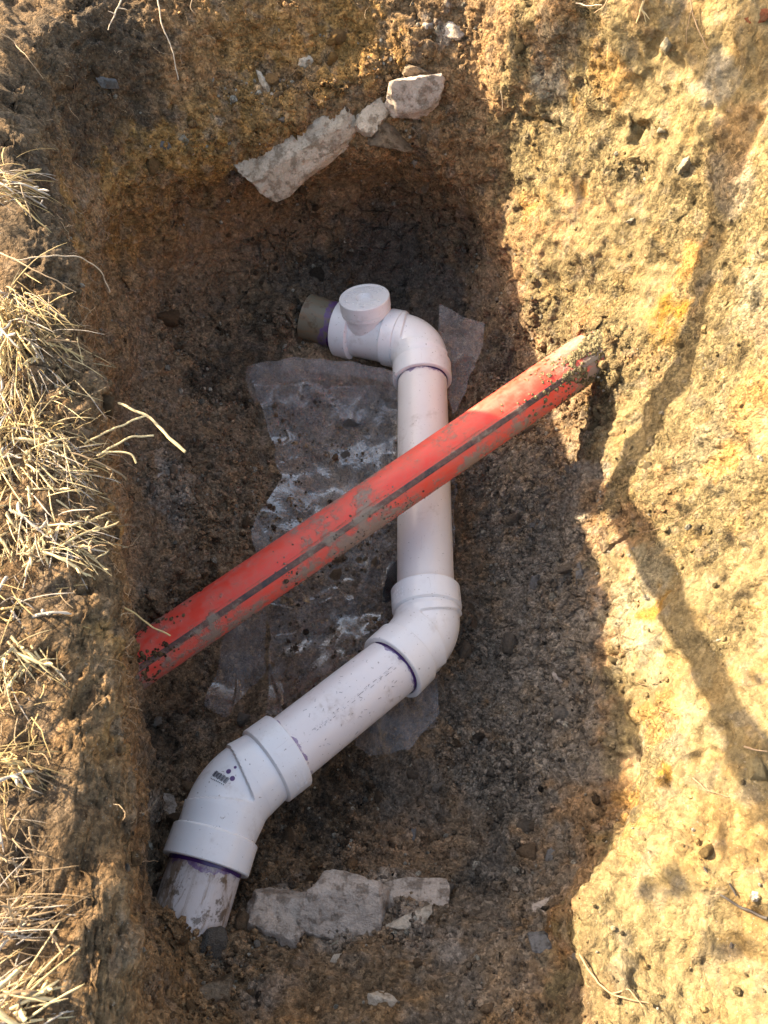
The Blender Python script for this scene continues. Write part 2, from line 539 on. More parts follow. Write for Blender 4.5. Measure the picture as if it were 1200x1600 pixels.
# (px, py, radius in metres, colour, strength)
PATCH = [
    # right wall in the sun: tan clay, ochre and orange stains, whitish crumbs
    (850, 250, .16, TAN, 1), (950, 150, .18, TAN, 1), (1050, 250, .18, TAN, 1), (1000, 420, .18, TAN, 1), (880, 450, .12, TAN, 1), (1150, 350, .2, TAN, 1), (1120, 80, .16, TAN, .9),
    (1100, 600, .18, TAN, 1), (1000, 700, .12, TAN, 1), (1120, 850, .2, TAN, 1), (1050, 1050, .16, TAN, 1), (1150, 1150, .2, TAN, 1), (1050, 1400, .16, TAN, 1), (1000, 1250, .09, TAN, 1),
    (1150, 1500, .2, TAN, 1), (980, 1450, .08, TAN, 1), (1020, 1560, .1, TAN, .8), (950, 600, .07, TAN, .9), (880, 540, .07, TAN, .9),(930, 690, .06, TAN, .9),
    (1010, 900, .06, PALE, .8), (990, 1000, .07, PALE, .9), (1050, 1150, .06, PALE, .5), (1000, 1180, .05, PALE, .6), (1120, 700, .08, PALE, .5), (1180, 450, .05, PALE, .8), (860, 130, .05, WHITISH, .6), (1110, 130, .04, WHITISH, .5),
    (1060, 480, .045, ORANGE, .9), (1075, 400, .04, OCHRE, .8), (1120, 720, .04, OCHRE, .7), (1025, 940, .025, ORANGE, .8), (1030, 1130, .05, OCHRE, .6), (1035, 1215, .02, ORANGE, .8),
    (950, 120, .04, OCHRE, .5), (900, 185, .02, ORANGE, .6), (890, 310, .02, OCHRE, .6), (1045, 520, .03, ORANGE, .6), (1180, 620, .06, OCHRE, .4),
    (830, 330, .035, OCHRE, .5), (1150, 1320, .08, OCHRE, .3), (990, 1300, .03, OCHRE, .6),(870,180,.04,PALE,.5),
    (1140, 290, .05, GREY, .5), (1150, 210, .05, BROWN, .5), (860, 60, .06, GREY, .5),
    # shaded right slope: grey gravelly subsoil
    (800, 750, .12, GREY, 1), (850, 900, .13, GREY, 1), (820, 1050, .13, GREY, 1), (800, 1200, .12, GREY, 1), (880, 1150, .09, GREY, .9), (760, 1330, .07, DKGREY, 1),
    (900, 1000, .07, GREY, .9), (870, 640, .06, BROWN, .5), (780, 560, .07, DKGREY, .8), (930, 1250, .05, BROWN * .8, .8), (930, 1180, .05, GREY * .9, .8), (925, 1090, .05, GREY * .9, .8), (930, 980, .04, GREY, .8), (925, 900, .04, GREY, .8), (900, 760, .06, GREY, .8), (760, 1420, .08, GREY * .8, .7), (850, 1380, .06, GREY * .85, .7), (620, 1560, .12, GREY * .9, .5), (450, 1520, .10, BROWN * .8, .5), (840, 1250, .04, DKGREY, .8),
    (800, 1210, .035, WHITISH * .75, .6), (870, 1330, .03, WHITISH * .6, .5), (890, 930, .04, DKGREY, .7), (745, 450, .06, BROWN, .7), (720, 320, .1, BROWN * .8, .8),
    # floor
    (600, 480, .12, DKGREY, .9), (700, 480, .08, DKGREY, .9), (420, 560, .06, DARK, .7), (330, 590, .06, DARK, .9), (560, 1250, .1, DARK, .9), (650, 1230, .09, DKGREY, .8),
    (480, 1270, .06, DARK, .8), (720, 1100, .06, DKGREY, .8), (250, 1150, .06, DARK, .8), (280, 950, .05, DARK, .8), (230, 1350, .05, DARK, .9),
    (520, 850, .12, BROWN, .6), (640, 1320, .06, RUST, .7), (740, 1300, .05, BROWN, .8), (560, 1330, .04, RUST, .6),
    # front slope
    (550, 1430, .06, CHALK, .7), (450, 1420, .05, CHALK, .7), (640, 1440, .05, CHALK, .5), (620, 1380, .04, CHALK, .4), (600, 1530, .1, BROWN, .8), (750, 1520, .09, GREY, .5),
    (450, 1560, .06, RUST, .5), (830, 1450, .04, GREY, .8), (700, 1470, .05, CHALK * .8, .5), (400, 1550, .04, CHALK * .6, .5), (700, 1580, .05, DKGREY, .5), (930, 1570, .07, DARK, .6),
    # left slope
    (330, 800, .06, BROWN * 1.1, .8), (270, 760, .05, CHALK * .8, .7), (260, 720, .035, CHALK, .6), (280, 810, .03, CHALK * .7, .5), (240, 660, .06, BROWN, .8), (290, 690, .05, DARK, .6), (370, 1000, .03, DARK, .5),
    (240, 1250, .04, CHALK * .7, .6), (180, 1000, .03, OCHRE, .5), (180, 820, .04, OCHRE, .7), (175, 1150, .04, OCHRE * .8, .6),
    # back wall
    (150, 120, .16, DARK, .8), (120, 220, .07, DARK, .8), (180, 60, .1, DARK, .7), (60, 200, .1, BROWN * .8, .6), (230, 170, .06, DARK, .5),
    (250, 230, .07, OCHRE, .7), (170, 270, .05, OCHRE, .7), (310, 195, .06, OCHRE, .6), (110, 320, .05, OCHRE * .9, .6), (120, 390, .03, OCHRE, .6), (450, 60, .1, RUST * 1.1, .7),
    (330, 60, .09, RUST, .7), (540, 100, .07, OCHRE, .5), (560, 40, .05, OCHRE, .4), (620, 80, .04, ORANGE, .4), (390, 150, .05, OCHRE * .7, .5), (280, 115, .05, RUST, .6),
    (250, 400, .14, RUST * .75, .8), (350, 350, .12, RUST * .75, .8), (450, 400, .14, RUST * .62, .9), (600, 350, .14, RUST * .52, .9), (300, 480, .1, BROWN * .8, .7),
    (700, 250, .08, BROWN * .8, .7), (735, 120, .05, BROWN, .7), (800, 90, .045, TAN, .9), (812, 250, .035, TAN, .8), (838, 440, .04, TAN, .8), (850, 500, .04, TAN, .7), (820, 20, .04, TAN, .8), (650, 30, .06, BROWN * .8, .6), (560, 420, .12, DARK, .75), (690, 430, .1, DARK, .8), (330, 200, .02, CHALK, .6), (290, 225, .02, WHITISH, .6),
    (420, 130, .018, CHALK, .7), (500, 335, .10, BROWN * .68, .6), (650, 330, .11, BROWN * .6, .7), (600, 415, .15, DKGREY * .75, .9), (480, 440, .10, DKGREY * .8, .8), (360, 480, .10, BROWN * .62, .6), (370, 560, .09, DARK, .7), (690, 470, .08, DKGREY * .8, .8), (830, 820, .15, GREY, .75), (815, 1040, .15, GREY, .8), (800, 1240, .11, GREY * .9, .75), (760, 950, .08, GREY * .8, .6), (950, 880, .05, TAN, .8), (965, 960, .045, PALE, .7), (968, 1060, .05, TAN, .9), (975, 1160, .05, TAN, .9), (985, 1260, .04, OCHRE, .7), (950, 800, .04, TAN, .6), (935, 660, .06, TAN, .9), (1000, 1400, .09, TAN, .9), (1060, 1500, .12, TAN, .9), (200, 330, .10, OCHRE * .9, .6), (420, 200, .10, OCHRE * .95, .6), (520, 60, .12, OCHRE * .9, .6), (320, 260, .09, OCHRE, .7), (380, 60, .10, OCHRE * .85, .5), (230, 300, .06, OCHRE, .6), (40, 250, .09, DARK, .8), (70, 340, .08, DARK, .7), (30, 150, .1, DARK, .8), (90, 430, .06, DARK * 1.2, .6), (140, 1200, .07, BROWN * .75, .8), (150, 1350, .07, BROWN * .75, .8), (160, 1500, .07, BROWN * .75, .8), (130, 1080, .06, BROWN * .75, .7), (60, 1250, .08, DARK, .6), (60, 1400, .08, DARK, .6), (600, 470, .10, DKGREY * .8, .9), (520, 455, .07, DKGREY * .8, .8), (680, 450, .08, DKGREY * .8, .8), (420, 500, .07, DARK, .7), (420, 270, .05, CHALK * .6, .5), (370, 275, .03, CHALK * .8, .6), (230, 320, .08, BROWN, .5), (700, 40, .03, CHALK * .8, .6),  # among these: dark recess subsoil, painted darker still to deepen its shade
]
Q = flat
base = np.tile(BROWN, (len(Q), 1))
selb = np.hypot(Q[:, 0], Q[:, 1] - .7) < 2.2
Qs = Q[selb]
cb = base[selb]
nbig = fbm(Qs * 7, 3, 61)[:, None]
cb = cb * (1 + .20 * nbig)
# topsoil near the rim: dark, rooty
ts = sstep(.54, .66, Qs[:, 2] + .05 * nbig[:, 0]) * sstep(.5, -.1, Qs[:, 0])
cb = cb * (1 - ts[:, None] * .6) + DARK * ts[:, None] * .6
wd = np.stack([fbm(Qs * 16, 3, 81), fbm(Qs * 16, 3, 85), fbm(Qs * 16, 3, 89)], 1) * .035
Qw = Qs + wd
edge = 1 + .45 * fbm(Qs * 30, 3, 91)
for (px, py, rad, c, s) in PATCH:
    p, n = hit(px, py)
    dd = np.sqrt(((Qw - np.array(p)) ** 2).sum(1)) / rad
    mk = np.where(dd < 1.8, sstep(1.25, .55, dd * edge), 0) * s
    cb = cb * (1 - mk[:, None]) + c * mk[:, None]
# crumbs differ in colour one from another; mineral streaks
selw = sel[selb]
tint = np.zeros(len(Qs)); tint2 = np.zeros(len(Qs))
tmp = np.zeros(len(Q)); tmp[sel] = cid - .5; tint = tmp[selb]
tmp[sel] = gid - .5; tint2 = tmp[selb]
streak = fbm(Qs * np.array([9, 9, 34.]), 3, 95)
lowm = (sstep(.30, .12, Qs[:, 2]) * .38)[:, None]
cb = cb * (1 - lowm) + cb.mean(1, keepdims=True) * np.array([1.22, 1.0, .80]) * lowm
cb = cb * (1 + .20 * tint + .34 * tint2 + .14 * streak)[:, None]
oc = sstep(.25, .5, fbm(Qs * 20, 3, 97))[:, None] * .22
cb = cb * (1 - oc) + (cb * np.array([1.5, 1.15, .7])) * oc
gy = sstep(.25, .5, fbm(Qs * 26, 3, 99))[:, None] * .25
cb = cb * (1 - gy) + (cb.mean(1, keepdims=True) * np.array([1.12, 1.02, .92])) * gy
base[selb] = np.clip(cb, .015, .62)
COLV = base
FQ = quads(nv, NA)
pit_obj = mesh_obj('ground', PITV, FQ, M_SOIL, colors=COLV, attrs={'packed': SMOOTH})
setp(pit_obj, 'dug soil pit and the ground round it', kind='structure')

#@@REST@@
# ================================================================== objects
def unit(v):
    v = np.asarray(v, float); return v / (np.linalg.norm(v) + 1e-12)


def sweep(pts, radii, sides=48, cap0=False, cap1=False, ref=None, tang=None):
    """tube through pts (n,3) with a radius per ring; returns V, F, around (0..1), along (metres)"""
    pts = np.asarray(pts, float); n = len(pts)
    T = np.zeros_like(pts)
    for i in range(n):
        a = pts[max(i - 1, 0)]; b = pts[min(i + 1, n - 1)]
        k = 1
        while np.linalg.norm(b - a) < 1e-7 and k < n:
            k += 1; a = pts[max(i - k, 0)]; b = pts[min(i + k, n - 1)]
        T[i] = unit(b - a) if tang is None else unit(tang[i] if np.ndim(tang) == 2 else tang)
    u = ref if ref is not None else np.array([0, 0, 1.0])
    u = unit(u - T[0] * np.dot(u, T[0]))
    th = np.linspace(0, 2 * np.pi, sides, endpoint=False)
    V, al, ar = [], [], []
    s = 0.0
    for i in range(n):
        u = unit(u - T[i] * np.dot(u, T[i])); v = np.cross(T[i], u)
        if i: s += np.linalg.norm(pts[i] - pts[i - 1])
        V.append(pts[i] + radii[i] * (np.cos(th)[:, None] * u + np.sin(th)[:, None] * v))
        al += [s] * sides; ar += list(th / (2 * np.pi))
    V = np.concatenate(V)
    F = []
    for i in range(n - 1):
        for j in range(sides):
            j2 = (j + 1) % sides
            F.append((i * sides + j, i * sides + j2, (i + 1) * sides + j2, (i + 1) * sides + j))
    if cap0: F.append(tuple(range(sides - 1, -1, -1)))
    if cap1: F.append(tuple(range((n - 1) * sides, n * sides)))
    return V, F, np.array(ar), np.array(al)


def join(parts):
    V, F, o = [], [], 0
    for v, f in parts:
        V.append(np.asarray(v, float)); F += [tuple(i + o for i in q) for q in f]; o += len(v)
    return np.concatenate(V), F


# ---------------------------------------------------------------- plastics
def pvc_material(name, basecol, dirt=0.25, purple0=0.0, purple1=0.0, length=1.0, gloss=.32, heavy=False):
    m, nt, b = new_mat(name); k = N(nt)
    v = k.coord(); al = k.attr('along').outputs['Fac']; ar = k.attr('around').outputs['Fac']
    c = k.mix(k.math('MULTIPLY', k.ramp(k.noise(v, 9, 4, .6), .35, .7), .35), tuple(basecol), tuple(np.array(basecol) * np.array([.90, .84, .80])))
    # fine scuffs along the length
    cv = k.node('ShaderNodeCombineXYZ'); k.link(k.math('MULTIPLY', al, 14), cv.inputs[0]); k.link(k.math('MULTIPLY', ar, 95), cv.inputs[1])
    sc = k.ramp(k.noise(cv.outputs[0], 1.3, 3, .6), .66, .74)
    c = k.mix(k.math('MULTIPLY', sc, .35), c, (.36, .30, .28))
    # specks and smears of soil
    sp = k.ramp(k.noise(v, 170, 3, .6), .665, .72)
    c = k.mix(k.math('MULTIPLY', sp, .7), c, (.16, .12, .10))
    sm = k.math('MULTIPLY', k.ramp(k.noise(v, 14, 5, .65), .52, .72), k.ramp(k.noise(v, 60, 4, .7), .38, .62))
    c = k.mix(k.math('MULTIPLY', sm, dirt), c, (.30, .21, .15))
    if heavy:
        cv2 = k.node('ShaderNodeCombineXYZ'); k.link(k.math('MULTIPLY', al, 5), cv2.inputs[0]); k.link(k.math('MULTIPLY', ar, 6), cv2.inputs[1]); k.link(k.noise(v, 12, 3, .6), cv2.inputs[2])
        h = k.ramp(k.noise(cv2.outputs[0], 1.8, 7, .78, .6), .46, .60)
        c = k.mix(k.math('MULTIPLY', h, .85), c, (.22, .13, .07))
        h2 = k.ramp(k.noise(v, 34, 5, .7), .55, .62)
        c = k.mix(k.math('MULTIPLY', h2, .8), c, (.11, .07, .04))
    if purple0 or purple1:
        wob = k.math('MULTIPLY', k.math('SUBTRACT', k.noise(v, 30, 3, .6), .35), .05)
        pat = k.ramp(k.noise(v, 55, 3, .6), .34, .55)
        if purple0:
            e = k.math('LESS_THAN', k.math('SUBTRACT', al, wob), purple0)
            c = k.mix(k.math('MULTIPLY', k.math('MULTIPLY', e, pat), .72), c, (.13, .05, .22))
        if purple1:
            e = k.math('GREATER_THAN', k.math('ADD', al, wob), length - purple1)
            c = k.mix(k.math('MULTIPLY', k.math('MULTIPLY', e, pat), .72), c, (.13, .05, .22))
    k.link(c, b.inputs['Base Color'])
    b.inputs['Roughness'].default_value = gloss
    k.link(k.math('MULTIPLY_ADD', sm, .4, gloss), b.inputs['Roughness'])
    b.inputs['Subsurface Weight'].default_value = 0.0
    k.bump(k.noise(v, 40, 3, .5), .06, .003, b)
    return m


WHITE = (.80, .79, .80); CREAM = (.76, .71, .69)
M_FIT = pvc_material('white_fitting_plastic', WHITE, .32, gloss=.28)
M_PRIMER, _nt, _b = new_mat('purple_primer'); _b.inputs['Base Color'].default_value = (.055, .018, .12, 1); _b.inputs['Roughness'].default_value = .25
M_INK, _nt, _b = new_mat('dark_print'); _b.inputs['Base Color'].default_value = (.05, .045, .06, 1); _b.inputs['Roughness'].default_value = .5
M_INKP, _nt, _b = new_mat('purple_dots'); _b.inputs['Base Color'].default_value = (.10, .045, .16, 1); _b.inputs['Roughness'].default_value = .4

RP, RH, RB = .0572, .0690, .0625        # pipe, hub and fitting body radii


def A3(*p): return np.array(at(*p))


K_B = A3(657, 537, .085); B_up = A3(607, 527, .073); B_dn = A3(660, 596, .078)
T_left = A3(534, 512, .052)
K_C = A3(670, 988, .078); C_up = A3(664.5, 922, .072); C_dn = A3(612, 1044, .105)
K_D = A3(360, 1238, .172); D_up = A3(450, 1172, .150); D_dn = A3(321, 1352, .178)
STUB = A3(283, 1475, .165)
base_pt = Vector((.03, .70, .0))
drain = empty('drain_pipe', base_pt, 'white plastic drain pipe with three elbows and a capped cleanout lying in the pit', 'drain pipe')


def elbow(Pa, K, Pb, Rb, name, flipmark=False):
    """fitting from socket face Pa round the corner K to socket face Pb"""
    u = unit(K - Pa); w = unit(Pb - K)
    th = math.acos(np.clip(np.dot(u, w), -1, 1)); T = Rb * math.tan(th / 2)
    a0 = K - u * T; a1 = K + w * T
    nrm = unit(w - u * np.dot(u, w)); cen = a0 + nrm * Rb
    pts, rad, tng = [], [], []

    def add(p, r, t_=None): pts.append(p); rad.append(r); tng.append(u if t_ is None else t_)
    lip = .0045
    h1, h2 = np.linalg.norm(a0 - Pa), np.linalg.norm(Pb - a1)
    c1 = min(.046, h1 * .97); c2 = min(.046, h2 * .97)
    add(Pa + u * .012, RP - .001); add(Pa + u * .002, RP + .0005); add(Pa, RP + .003); add(Pa, RH - .0015); add(Pa + u * .0015, RH)
    for t in np.linspace(.006, c1 - .004, 5): add(Pa + u * t, RH)
    add(Pa + u * (c1 - .0015), RH); add(Pa + u * c1, RH - .0015)
    add(Pa + u * (c1 + .002), RB + .0006)
    na = 44
    i_arc0 = len(pts)
    for i in range(na + 1):
        t = th * i / na
        p = cen - nrm * Rb * math.cos(t) + u * Rb * math.sin(t)
        add(p, RB, unit(u * math.cos(t) + nrm * math.sin(t)))
    add(Pb - w * (c2 + .002), RB + .0006); add(Pb - w * c2, RH - .0015); add(Pb - w * (c2 - .0015), RH)
    for t in np.linspace(c2 - .004, .006, 5): add(Pb - w * t, RH)
    add(Pb - w * .0015, RH); add(Pb, RH - .0015); add(Pb, RP + .003); add(Pb - w * .002, RP + .0005); add(Pb - w * .012, RP - .001)
    for i in range(i_arc0 + na + 1, len(pts)): tng[i] = w
    V, F, ar, al = sweep(pts, rad, 128, tang=np.array(tng))
    # the sockets run obliquely into the bend: full socket radius on its inner side, a step down to the body on its outer side
    W_ = V.reshape(len(pts), 128, 3)
    for i in range(na + 1):
        t = th * i / na
        rd = nrm * math.cos(t) - u * math.sin(t)
        e_ = W_[i_arc0 + i] - pts[i_arc0 + i]; e_ = e_ / np.linalg.norm(e_, axis=1)[:, None]
        q_ = math.sin(math.pi * i / na) ** .8
        thr = -.98 + 1.45 * q_
        f_ = sstep(thr - .035, thr + .035, e_ @ rd)
        W_[i_arc0 + i] = pts[i_arc0 + i] + e_ * (RB + (RH - .0012 - RB) * f_)[:, None]
    V = W_.reshape(-1, 3)
    o = mesh_obj(name, V, F, M_FIT, drain, attrs={'along': al, 'around': ar})
    o.modifiers.new('e', 'EDGE_SPLIT').split_angle = R(34)
    return o, (u, w, cen, nrm, th, a0, a1)


def ring(parent, Pc, axis, r, wd, name='primer_ring'):
    """thin purple bead of primer and cement where a pipe enters a socket"""
    ax = unit(axis)
    n_ = 96
    pts = [Pc - ax * wd, Pc - ax * wd * .4, Pc + ax * wd * .4, Pc + ax * wd]
    V, F, ar, al = sweep(pts, [r + .0001, r + .0007, r + .0007, r + .0001], n_)
    V = V + ax * (.0016 * perlin(V * 40, 77) + .0008 * perlin(V * 160, 78))[:, None]
    return mesh_obj(name, V, F, M_PRIMER, parent)


def straight(Pa, Pb, name, mat_args, r=RP, bend=0.0):
    n_ = 40
    t = np.linspace(0, 1, n_)[:, None]
    pts = Pa * (1 - t) + Pb * t
    V, F, ar, al = sweep(pts, [r] * n_, 80)
    L = np.linalg.norm(Pb - Pa)
    m = pvc_material(name + '_plastic', length=L, **mat_args)
    return mesh_obj(name, V, F, m, drain, attrs={'along': al, 'around': ar})


# middle and lower straight lengths
uB = unit(K_B - B_dn)
mid = straight(B_dn + uB * .012, C_up + unit(K_C - C_up) * .012, 'pipe_length', dict(basecol=CREAM, dirt=.55, purple0=.009, purple1=.012))
ring(mid, B_dn, uB, RP, .003)
ring(mid, C_up, unit(K_C - C_up), RP, .003)
low = straight(C_dn - unit(C_dn - K_C) * .012, D_up + unit(K_D - D_up) * .012, 'pipe_length', dict(basecol=(.79, .735, .73), dirt=.55, purple0=.006, purple1=.010))
ring(low, C_dn, unit(C_dn - K_C), RP, .0035)
ring(low, D_up, unit(K_D - D_up), RP, .002)
stub = straight(D_dn - unit(D_dn - K_D) * .012, STUB + unit(STUB - D_dn) * .10, 'pipe_stub', dict(basecol=(.62, .56, .54), dirt=.6, purple0=.006, heavy=True))
setp(stub, 'mud streaked white pipe end going down into the soil')
ring(stub, D_dn, unit(D_dn - K_D), RP, .005)

M_SCUFF, _nt, _b = new_mat('worn_print'); _b.inputs['Base Color'].default_value = (.28, .24, .25, 1); _b.inputs['Roughness'].default_value = .6
bits = []
pa_, pb_ = C_dn, D_up
axl = unit(pb_ - pa_); Ll = np.linalg.norm(pb_ - pa_)


def bar_(c, hx, hy, hz, X, Y, Z):
    v = [c + X * a * hx + Y * b * hy + Z * d * hz for a in (-1, 1) for b in (-1, 1) for d in (-1, 1)]
    return np.array(v), [(0, 1, 3, 2), (4, 6, 7, 5), (0, 4, 5, 1), (2, 3, 7, 6), (0, 2, 6, 4), (1, 5, 7, 3)]


for row_a in (-4.0, -1.2, 1.5):
    s_ = .02
    while s_ < Ll * .86:
        ctr = pa_ + axl * s_
        vw_ = unit(np.array(CAM) - ctr); vw_ = unit(vw_ - axl * np.dot(vw_, axl)); ac_ = np.cross(axl, vw_)
        a_ = R(row_a + random.uniform(-.5, .5)); n__ = vw_ * math.cos(a_) + ac_ * math.sin(a_)
        l_ = random.uniform(.001, .009) if random.random() < .6 else random.uniform(.0006, .0015)
        if random.random() < .62: bits.append(bar_(ctr + n__ * (RP + .0001), l_ / 2, random.uniform(.00018, .0005), .00012, axl, np.cross(axl, n__), n__))
        s_ += l_ + random.uniform(.001, .006)
for q in range(46):
    s_ = random.uniform(.03, Ll - .03); ctr = pa_ + axl * s_
    vw_ = unit(np.array(CAM) - ctr); vw_ = unit(vw_ - axl * np.dot(vw_, axl)); ac_ = np.cross(axl, vw_)
    a_ = R(random.uniform(-60, 60)); n__ = vw_ * math.cos(a_) + ac_ * math.sin(a_); X_ = unit(axl + np.cross(axl, n__) * random.uniform(-1.5, 1.5)); Y_ = np.cross(n__, X_)
    bits.append(bar_(ctr + n__ * (RP + .00005), random.uniform(.0008, .0035), random.uniform(.0002, .0005), .00012, X_, Y_, n__))
V, F = join(bits)
mesh_obj('worn_print_line', V, F, M_SCUFF, low, smooth=False)['kind'] = 'stuff'

eB, infoB = elbow(B_dn, K_B, B_up, .075, 'elbow')
eC, infoC = elbow(C_up, K_C, C_dn, .080, 'elbow')
eD, infoD = elbow(D_up, K_D, D_dn, .100, 'elbow')
# little sprue nub on the far elbow
# cleanout tee
ax = unit(T_left - B_up)
tee_pts, tee_r = [], []


def tadd(s, r): tee_pts.append(B_up + ax * s); tee_r.append(r)


LT = np.linalg.norm(T_left - B_up)
tadd(-.012, RP); tadd(-.001, RP); tadd(-.001, RP + .004); tadd(0.0, RB + .001); tadd(.012, RB + .001)
tadd(.014, RB); tadd(LT - .060, RB); tadd(LT - .046, RB + .0005)
tadd(LT - .044, RH + .001); tadd(LT - .042, RH + .004); tadd(LT - .002, RH + .005); tadd(LT, RH + .003); tadd(LT, RP + .002); tadd(LT - .012, RP)
V, F, ar, al = sweep(tee_pts, tee_r, 96, tang=ax)
tee = mesh_obj('cleanout_tee', V, F, M_FIT, drain, attrs={'along': al, 'around': ar})
tee.modifiers.new('e', 'EDGE_SPLIT').split_angle = R(34)
capn = unit(np.array([-.17, .27, .93])); capn = unit(capn - ax * np.dot(capn, ax) * .6)
neck0 = B_up + ax * (LT * .40)
ctop = A3(576, 479, .165)
cd = unit(ctop - neck0)
hcap = np.linalg.norm(ctop - neck0)
npts = [neck0 + capn * s for s in (.02, .058, .062, .062, hcap - .030, hcap - .028)]
V, F, ar, al = sweep(npts, [.056, .056, .0575, .0595, .0595, .058], 80, tang=capn)
nk = mesh_obj('cleanout_neck', V, F, M_FIT, tee, attrs={'along': al, 'around': ar}); nk.modifiers.new('e', 'EDGE_SPLIT').split_angle = R(34)
topc = neck0 + capn * hcap
# threaded plug: rim, flat face with a stepped recess and a raised bar
pp = [(-.028, .0585), (-.0275, .0605), (-.002, .0605), (0, .0590), (0, .0545), (-.0016, .0535), (-.0016, .0210), (-.0110, .0160), (-.0110, .0005)]
V, F, ar, al = sweep([topc + capn * a for a, r in pp], [r for a, r in pp], 80, cap1=True, tang=capn)
plug = mesh_obj('cleanout_plug', V, F, M_FIT, tee, attrs={'along': al, 'around': ar}); plug.modifiers.new('e', 'EDGE_SPLIT').split_angle = R(30)
e1 = unit(np.cross(capn, np.array([0, 1., 0]))); e2 = np.cross(capn, e1)
bits = []


def bar3(c, hx, hy, hz, X, Y, Z):
    v = [c + X * a * hx + Y * b * hy + Z * d * hz for a in (-1, 1) for b in (-1, 1) for d in (-1, 1)]
    f = [(0, 1, 3, 2), (4, 6, 7, 5), (0, 4, 5, 1), (2, 3, 7, 6), (0, 2, 6, 4), (1, 5, 7, 3)]
    return np.array(v), f


for r_, n_, a0_, a1_ in ((.044, 15, .2, 2.9), (.044, 13, 3.4, 6.0), (.033, 9, .5, 2.6), (.033, 10, 3.6, 5.9)):
    for q in range(n_):
        a = a0_ + (a1_ - a0_) * q / (n_ - 1)
        if random.random() < .12: continue
        X = e1 * -math.sin(a) + e2 * math.cos(a); Y = e1 * math.cos(a) + e2 * math.sin(a)
        bits.append(bar3(topc + Y * r_ - capn * .0010, .0010 + .0006 * random.random(), .0028, .0013, X, Y, capn))
        if random.random() < .6: bits.append(bar3(topc + Y * (r_ + random.choice((-.002, 0, .002))) - capn * .0010, .0019, .0007, .0013, X, Y, capn))
V, F = join(bits)
mesh_obj('raised_lettering', V, F, M_FIT, plug, smooth=False, attrs={'along': np.zeros(len(V)), 'around': np.zeros(len(V))})
# screw threads showing under the plug rim
ring(tee, T_left, ax, RP, .004)
# old pipe behind the tee
M_OLD = pvc_material('old_pipe_plastic', (.17, .15, .105), 1.0, purple0=.040, gloss=.5, heavy=True)
old_end = A3(470, 492, .055)
oax = unit(old_end - T_left)
t = np.linspace(0, 1, 30)[:, None]
pts = (T_left - oax * .012) * (1 - t) + (T_left + oax * .095) * t
V, F, ar, al = sweep(pts, [RP] * 30, 64)
oldp = mesh_obj('pipe_stub', V, F, M_OLD, drain, attrs={'along': al, 'around': ar})
setp(oldp, 'old greyish cream pipe end smeared with purple primer behind the cleanout')
# extra purple smear just past the collar
ring(oldp, T_left + oax * .008, oax, RP - .0002, .010, 'primer_smear')


def on_fitting(info, s, side_ang, up, lift=.0006):
    """point, tangent, across and normal on the fitting's body: s along the bend 0..1, side_ang degrees from the camera-facing line"""
    u, w, cen, nrm, th, a0, a1 = info
    if s < 0: ctr = a0 + u * s * .1; tg = u
    elif s > 1: ctr = a1 + w * (s - 1) * .1; tg = w
    else:
        ang = th * s; ctr = cen - nrm * RB_PATH(info) * math.cos(ang) + u * RB_PATH(info) * math.sin(ang); tg = unit(u * math.cos(ang) + nrm * math.sin(ang))
    view = unit(np.array(CAM) - ctr); view = unit(view - tg * np.dot(view, tg)); ac = np.cross(tg, view)
    a = R(side_ang)
    n_ = view * math.cos(a) + ac * math.sin(a)
    return ctr + n_ * (up + lift), tg, np.cross(tg, n_), n_


def RB_PATH(info):
    u, w, cen, nrm, th, a0, a1 = info
    return np.linalg.norm(cen - a0)


# printed bar mark with three purple dots on the near elbow, and a raised arrow by its upper socket
bars = []
for q in range(16):
    a = 18 + q * 1.75
    wdt = .00030 + .00035 * ((q * 7) % 3) / 2
    p, tg, ac, n_ = on_fitting(infoD, .50, a, RB)
    bars.append(bar3(p, .0050 - (.0012 if q % 4 == 3 else 0), wdt, .0002, tg, ac, n_))
V, F = join(bars)
mesh_obj('printed_bars', V, F, M_INK, eD, smooth=False)
bars = []
for q in range(8):
    p, tg, ac, n_ = on_fitting(infoD, .60, 19 + q * 3.2, RB)
    bars.append(bar3(p, .0007, .0008, .0002, tg, ac, n_))
V, F = join(bars)
mesh_obj('printed_digits', V, F, M_INK, eD, smooth=False)
for s_, a_, r_ in ((.40, 15, .0040), (.34, 27, .0040), (.20, 25, .0024)):
    p, tg, ac, n_ = on_fitting(infoD, s_, a_, RB)
    vv = [p] + [p + (tg * math.cos(t_) + ac * math.sin(t_)) * r_ for t_ in np.linspace(0, 2 * np.pi, 20, endpoint=False)]
    mesh_obj('printed_dot', vv, [(0, 1 + i, 1 + (i + 1) % 20) for i in range(20)], M_INKP, eD, smooth=False)


def arrow(info, s, a, size, parent):
    p, tg, ac, n_ = on_fitting(info, s, a, RB)
    vv = [p + tg * size * .9 + n_ * .0016, p - tg * size * .8 + ac * size + n_ * .0016, p - tg * size * .8 - ac * size + n_ * .0016,
          p + tg * size * 1.1 - n_ * .001, p - tg * size - n_ * .001 + ac * size * 1.2, p - tg * size - n_ * .001 - ac * size * 1.2]
    mesh_obj('moulded_arrow', vv, [(0, 1, 2), (0, 3, 4, 1), (1, 4, 5, 2), (2, 5, 3, 0)], M_FIT, parent, smooth=False, attrs={'along': np.zeros(6), 'around': np.zeros(6)})


arrow(infoD, .04, 14, .0055, eD)


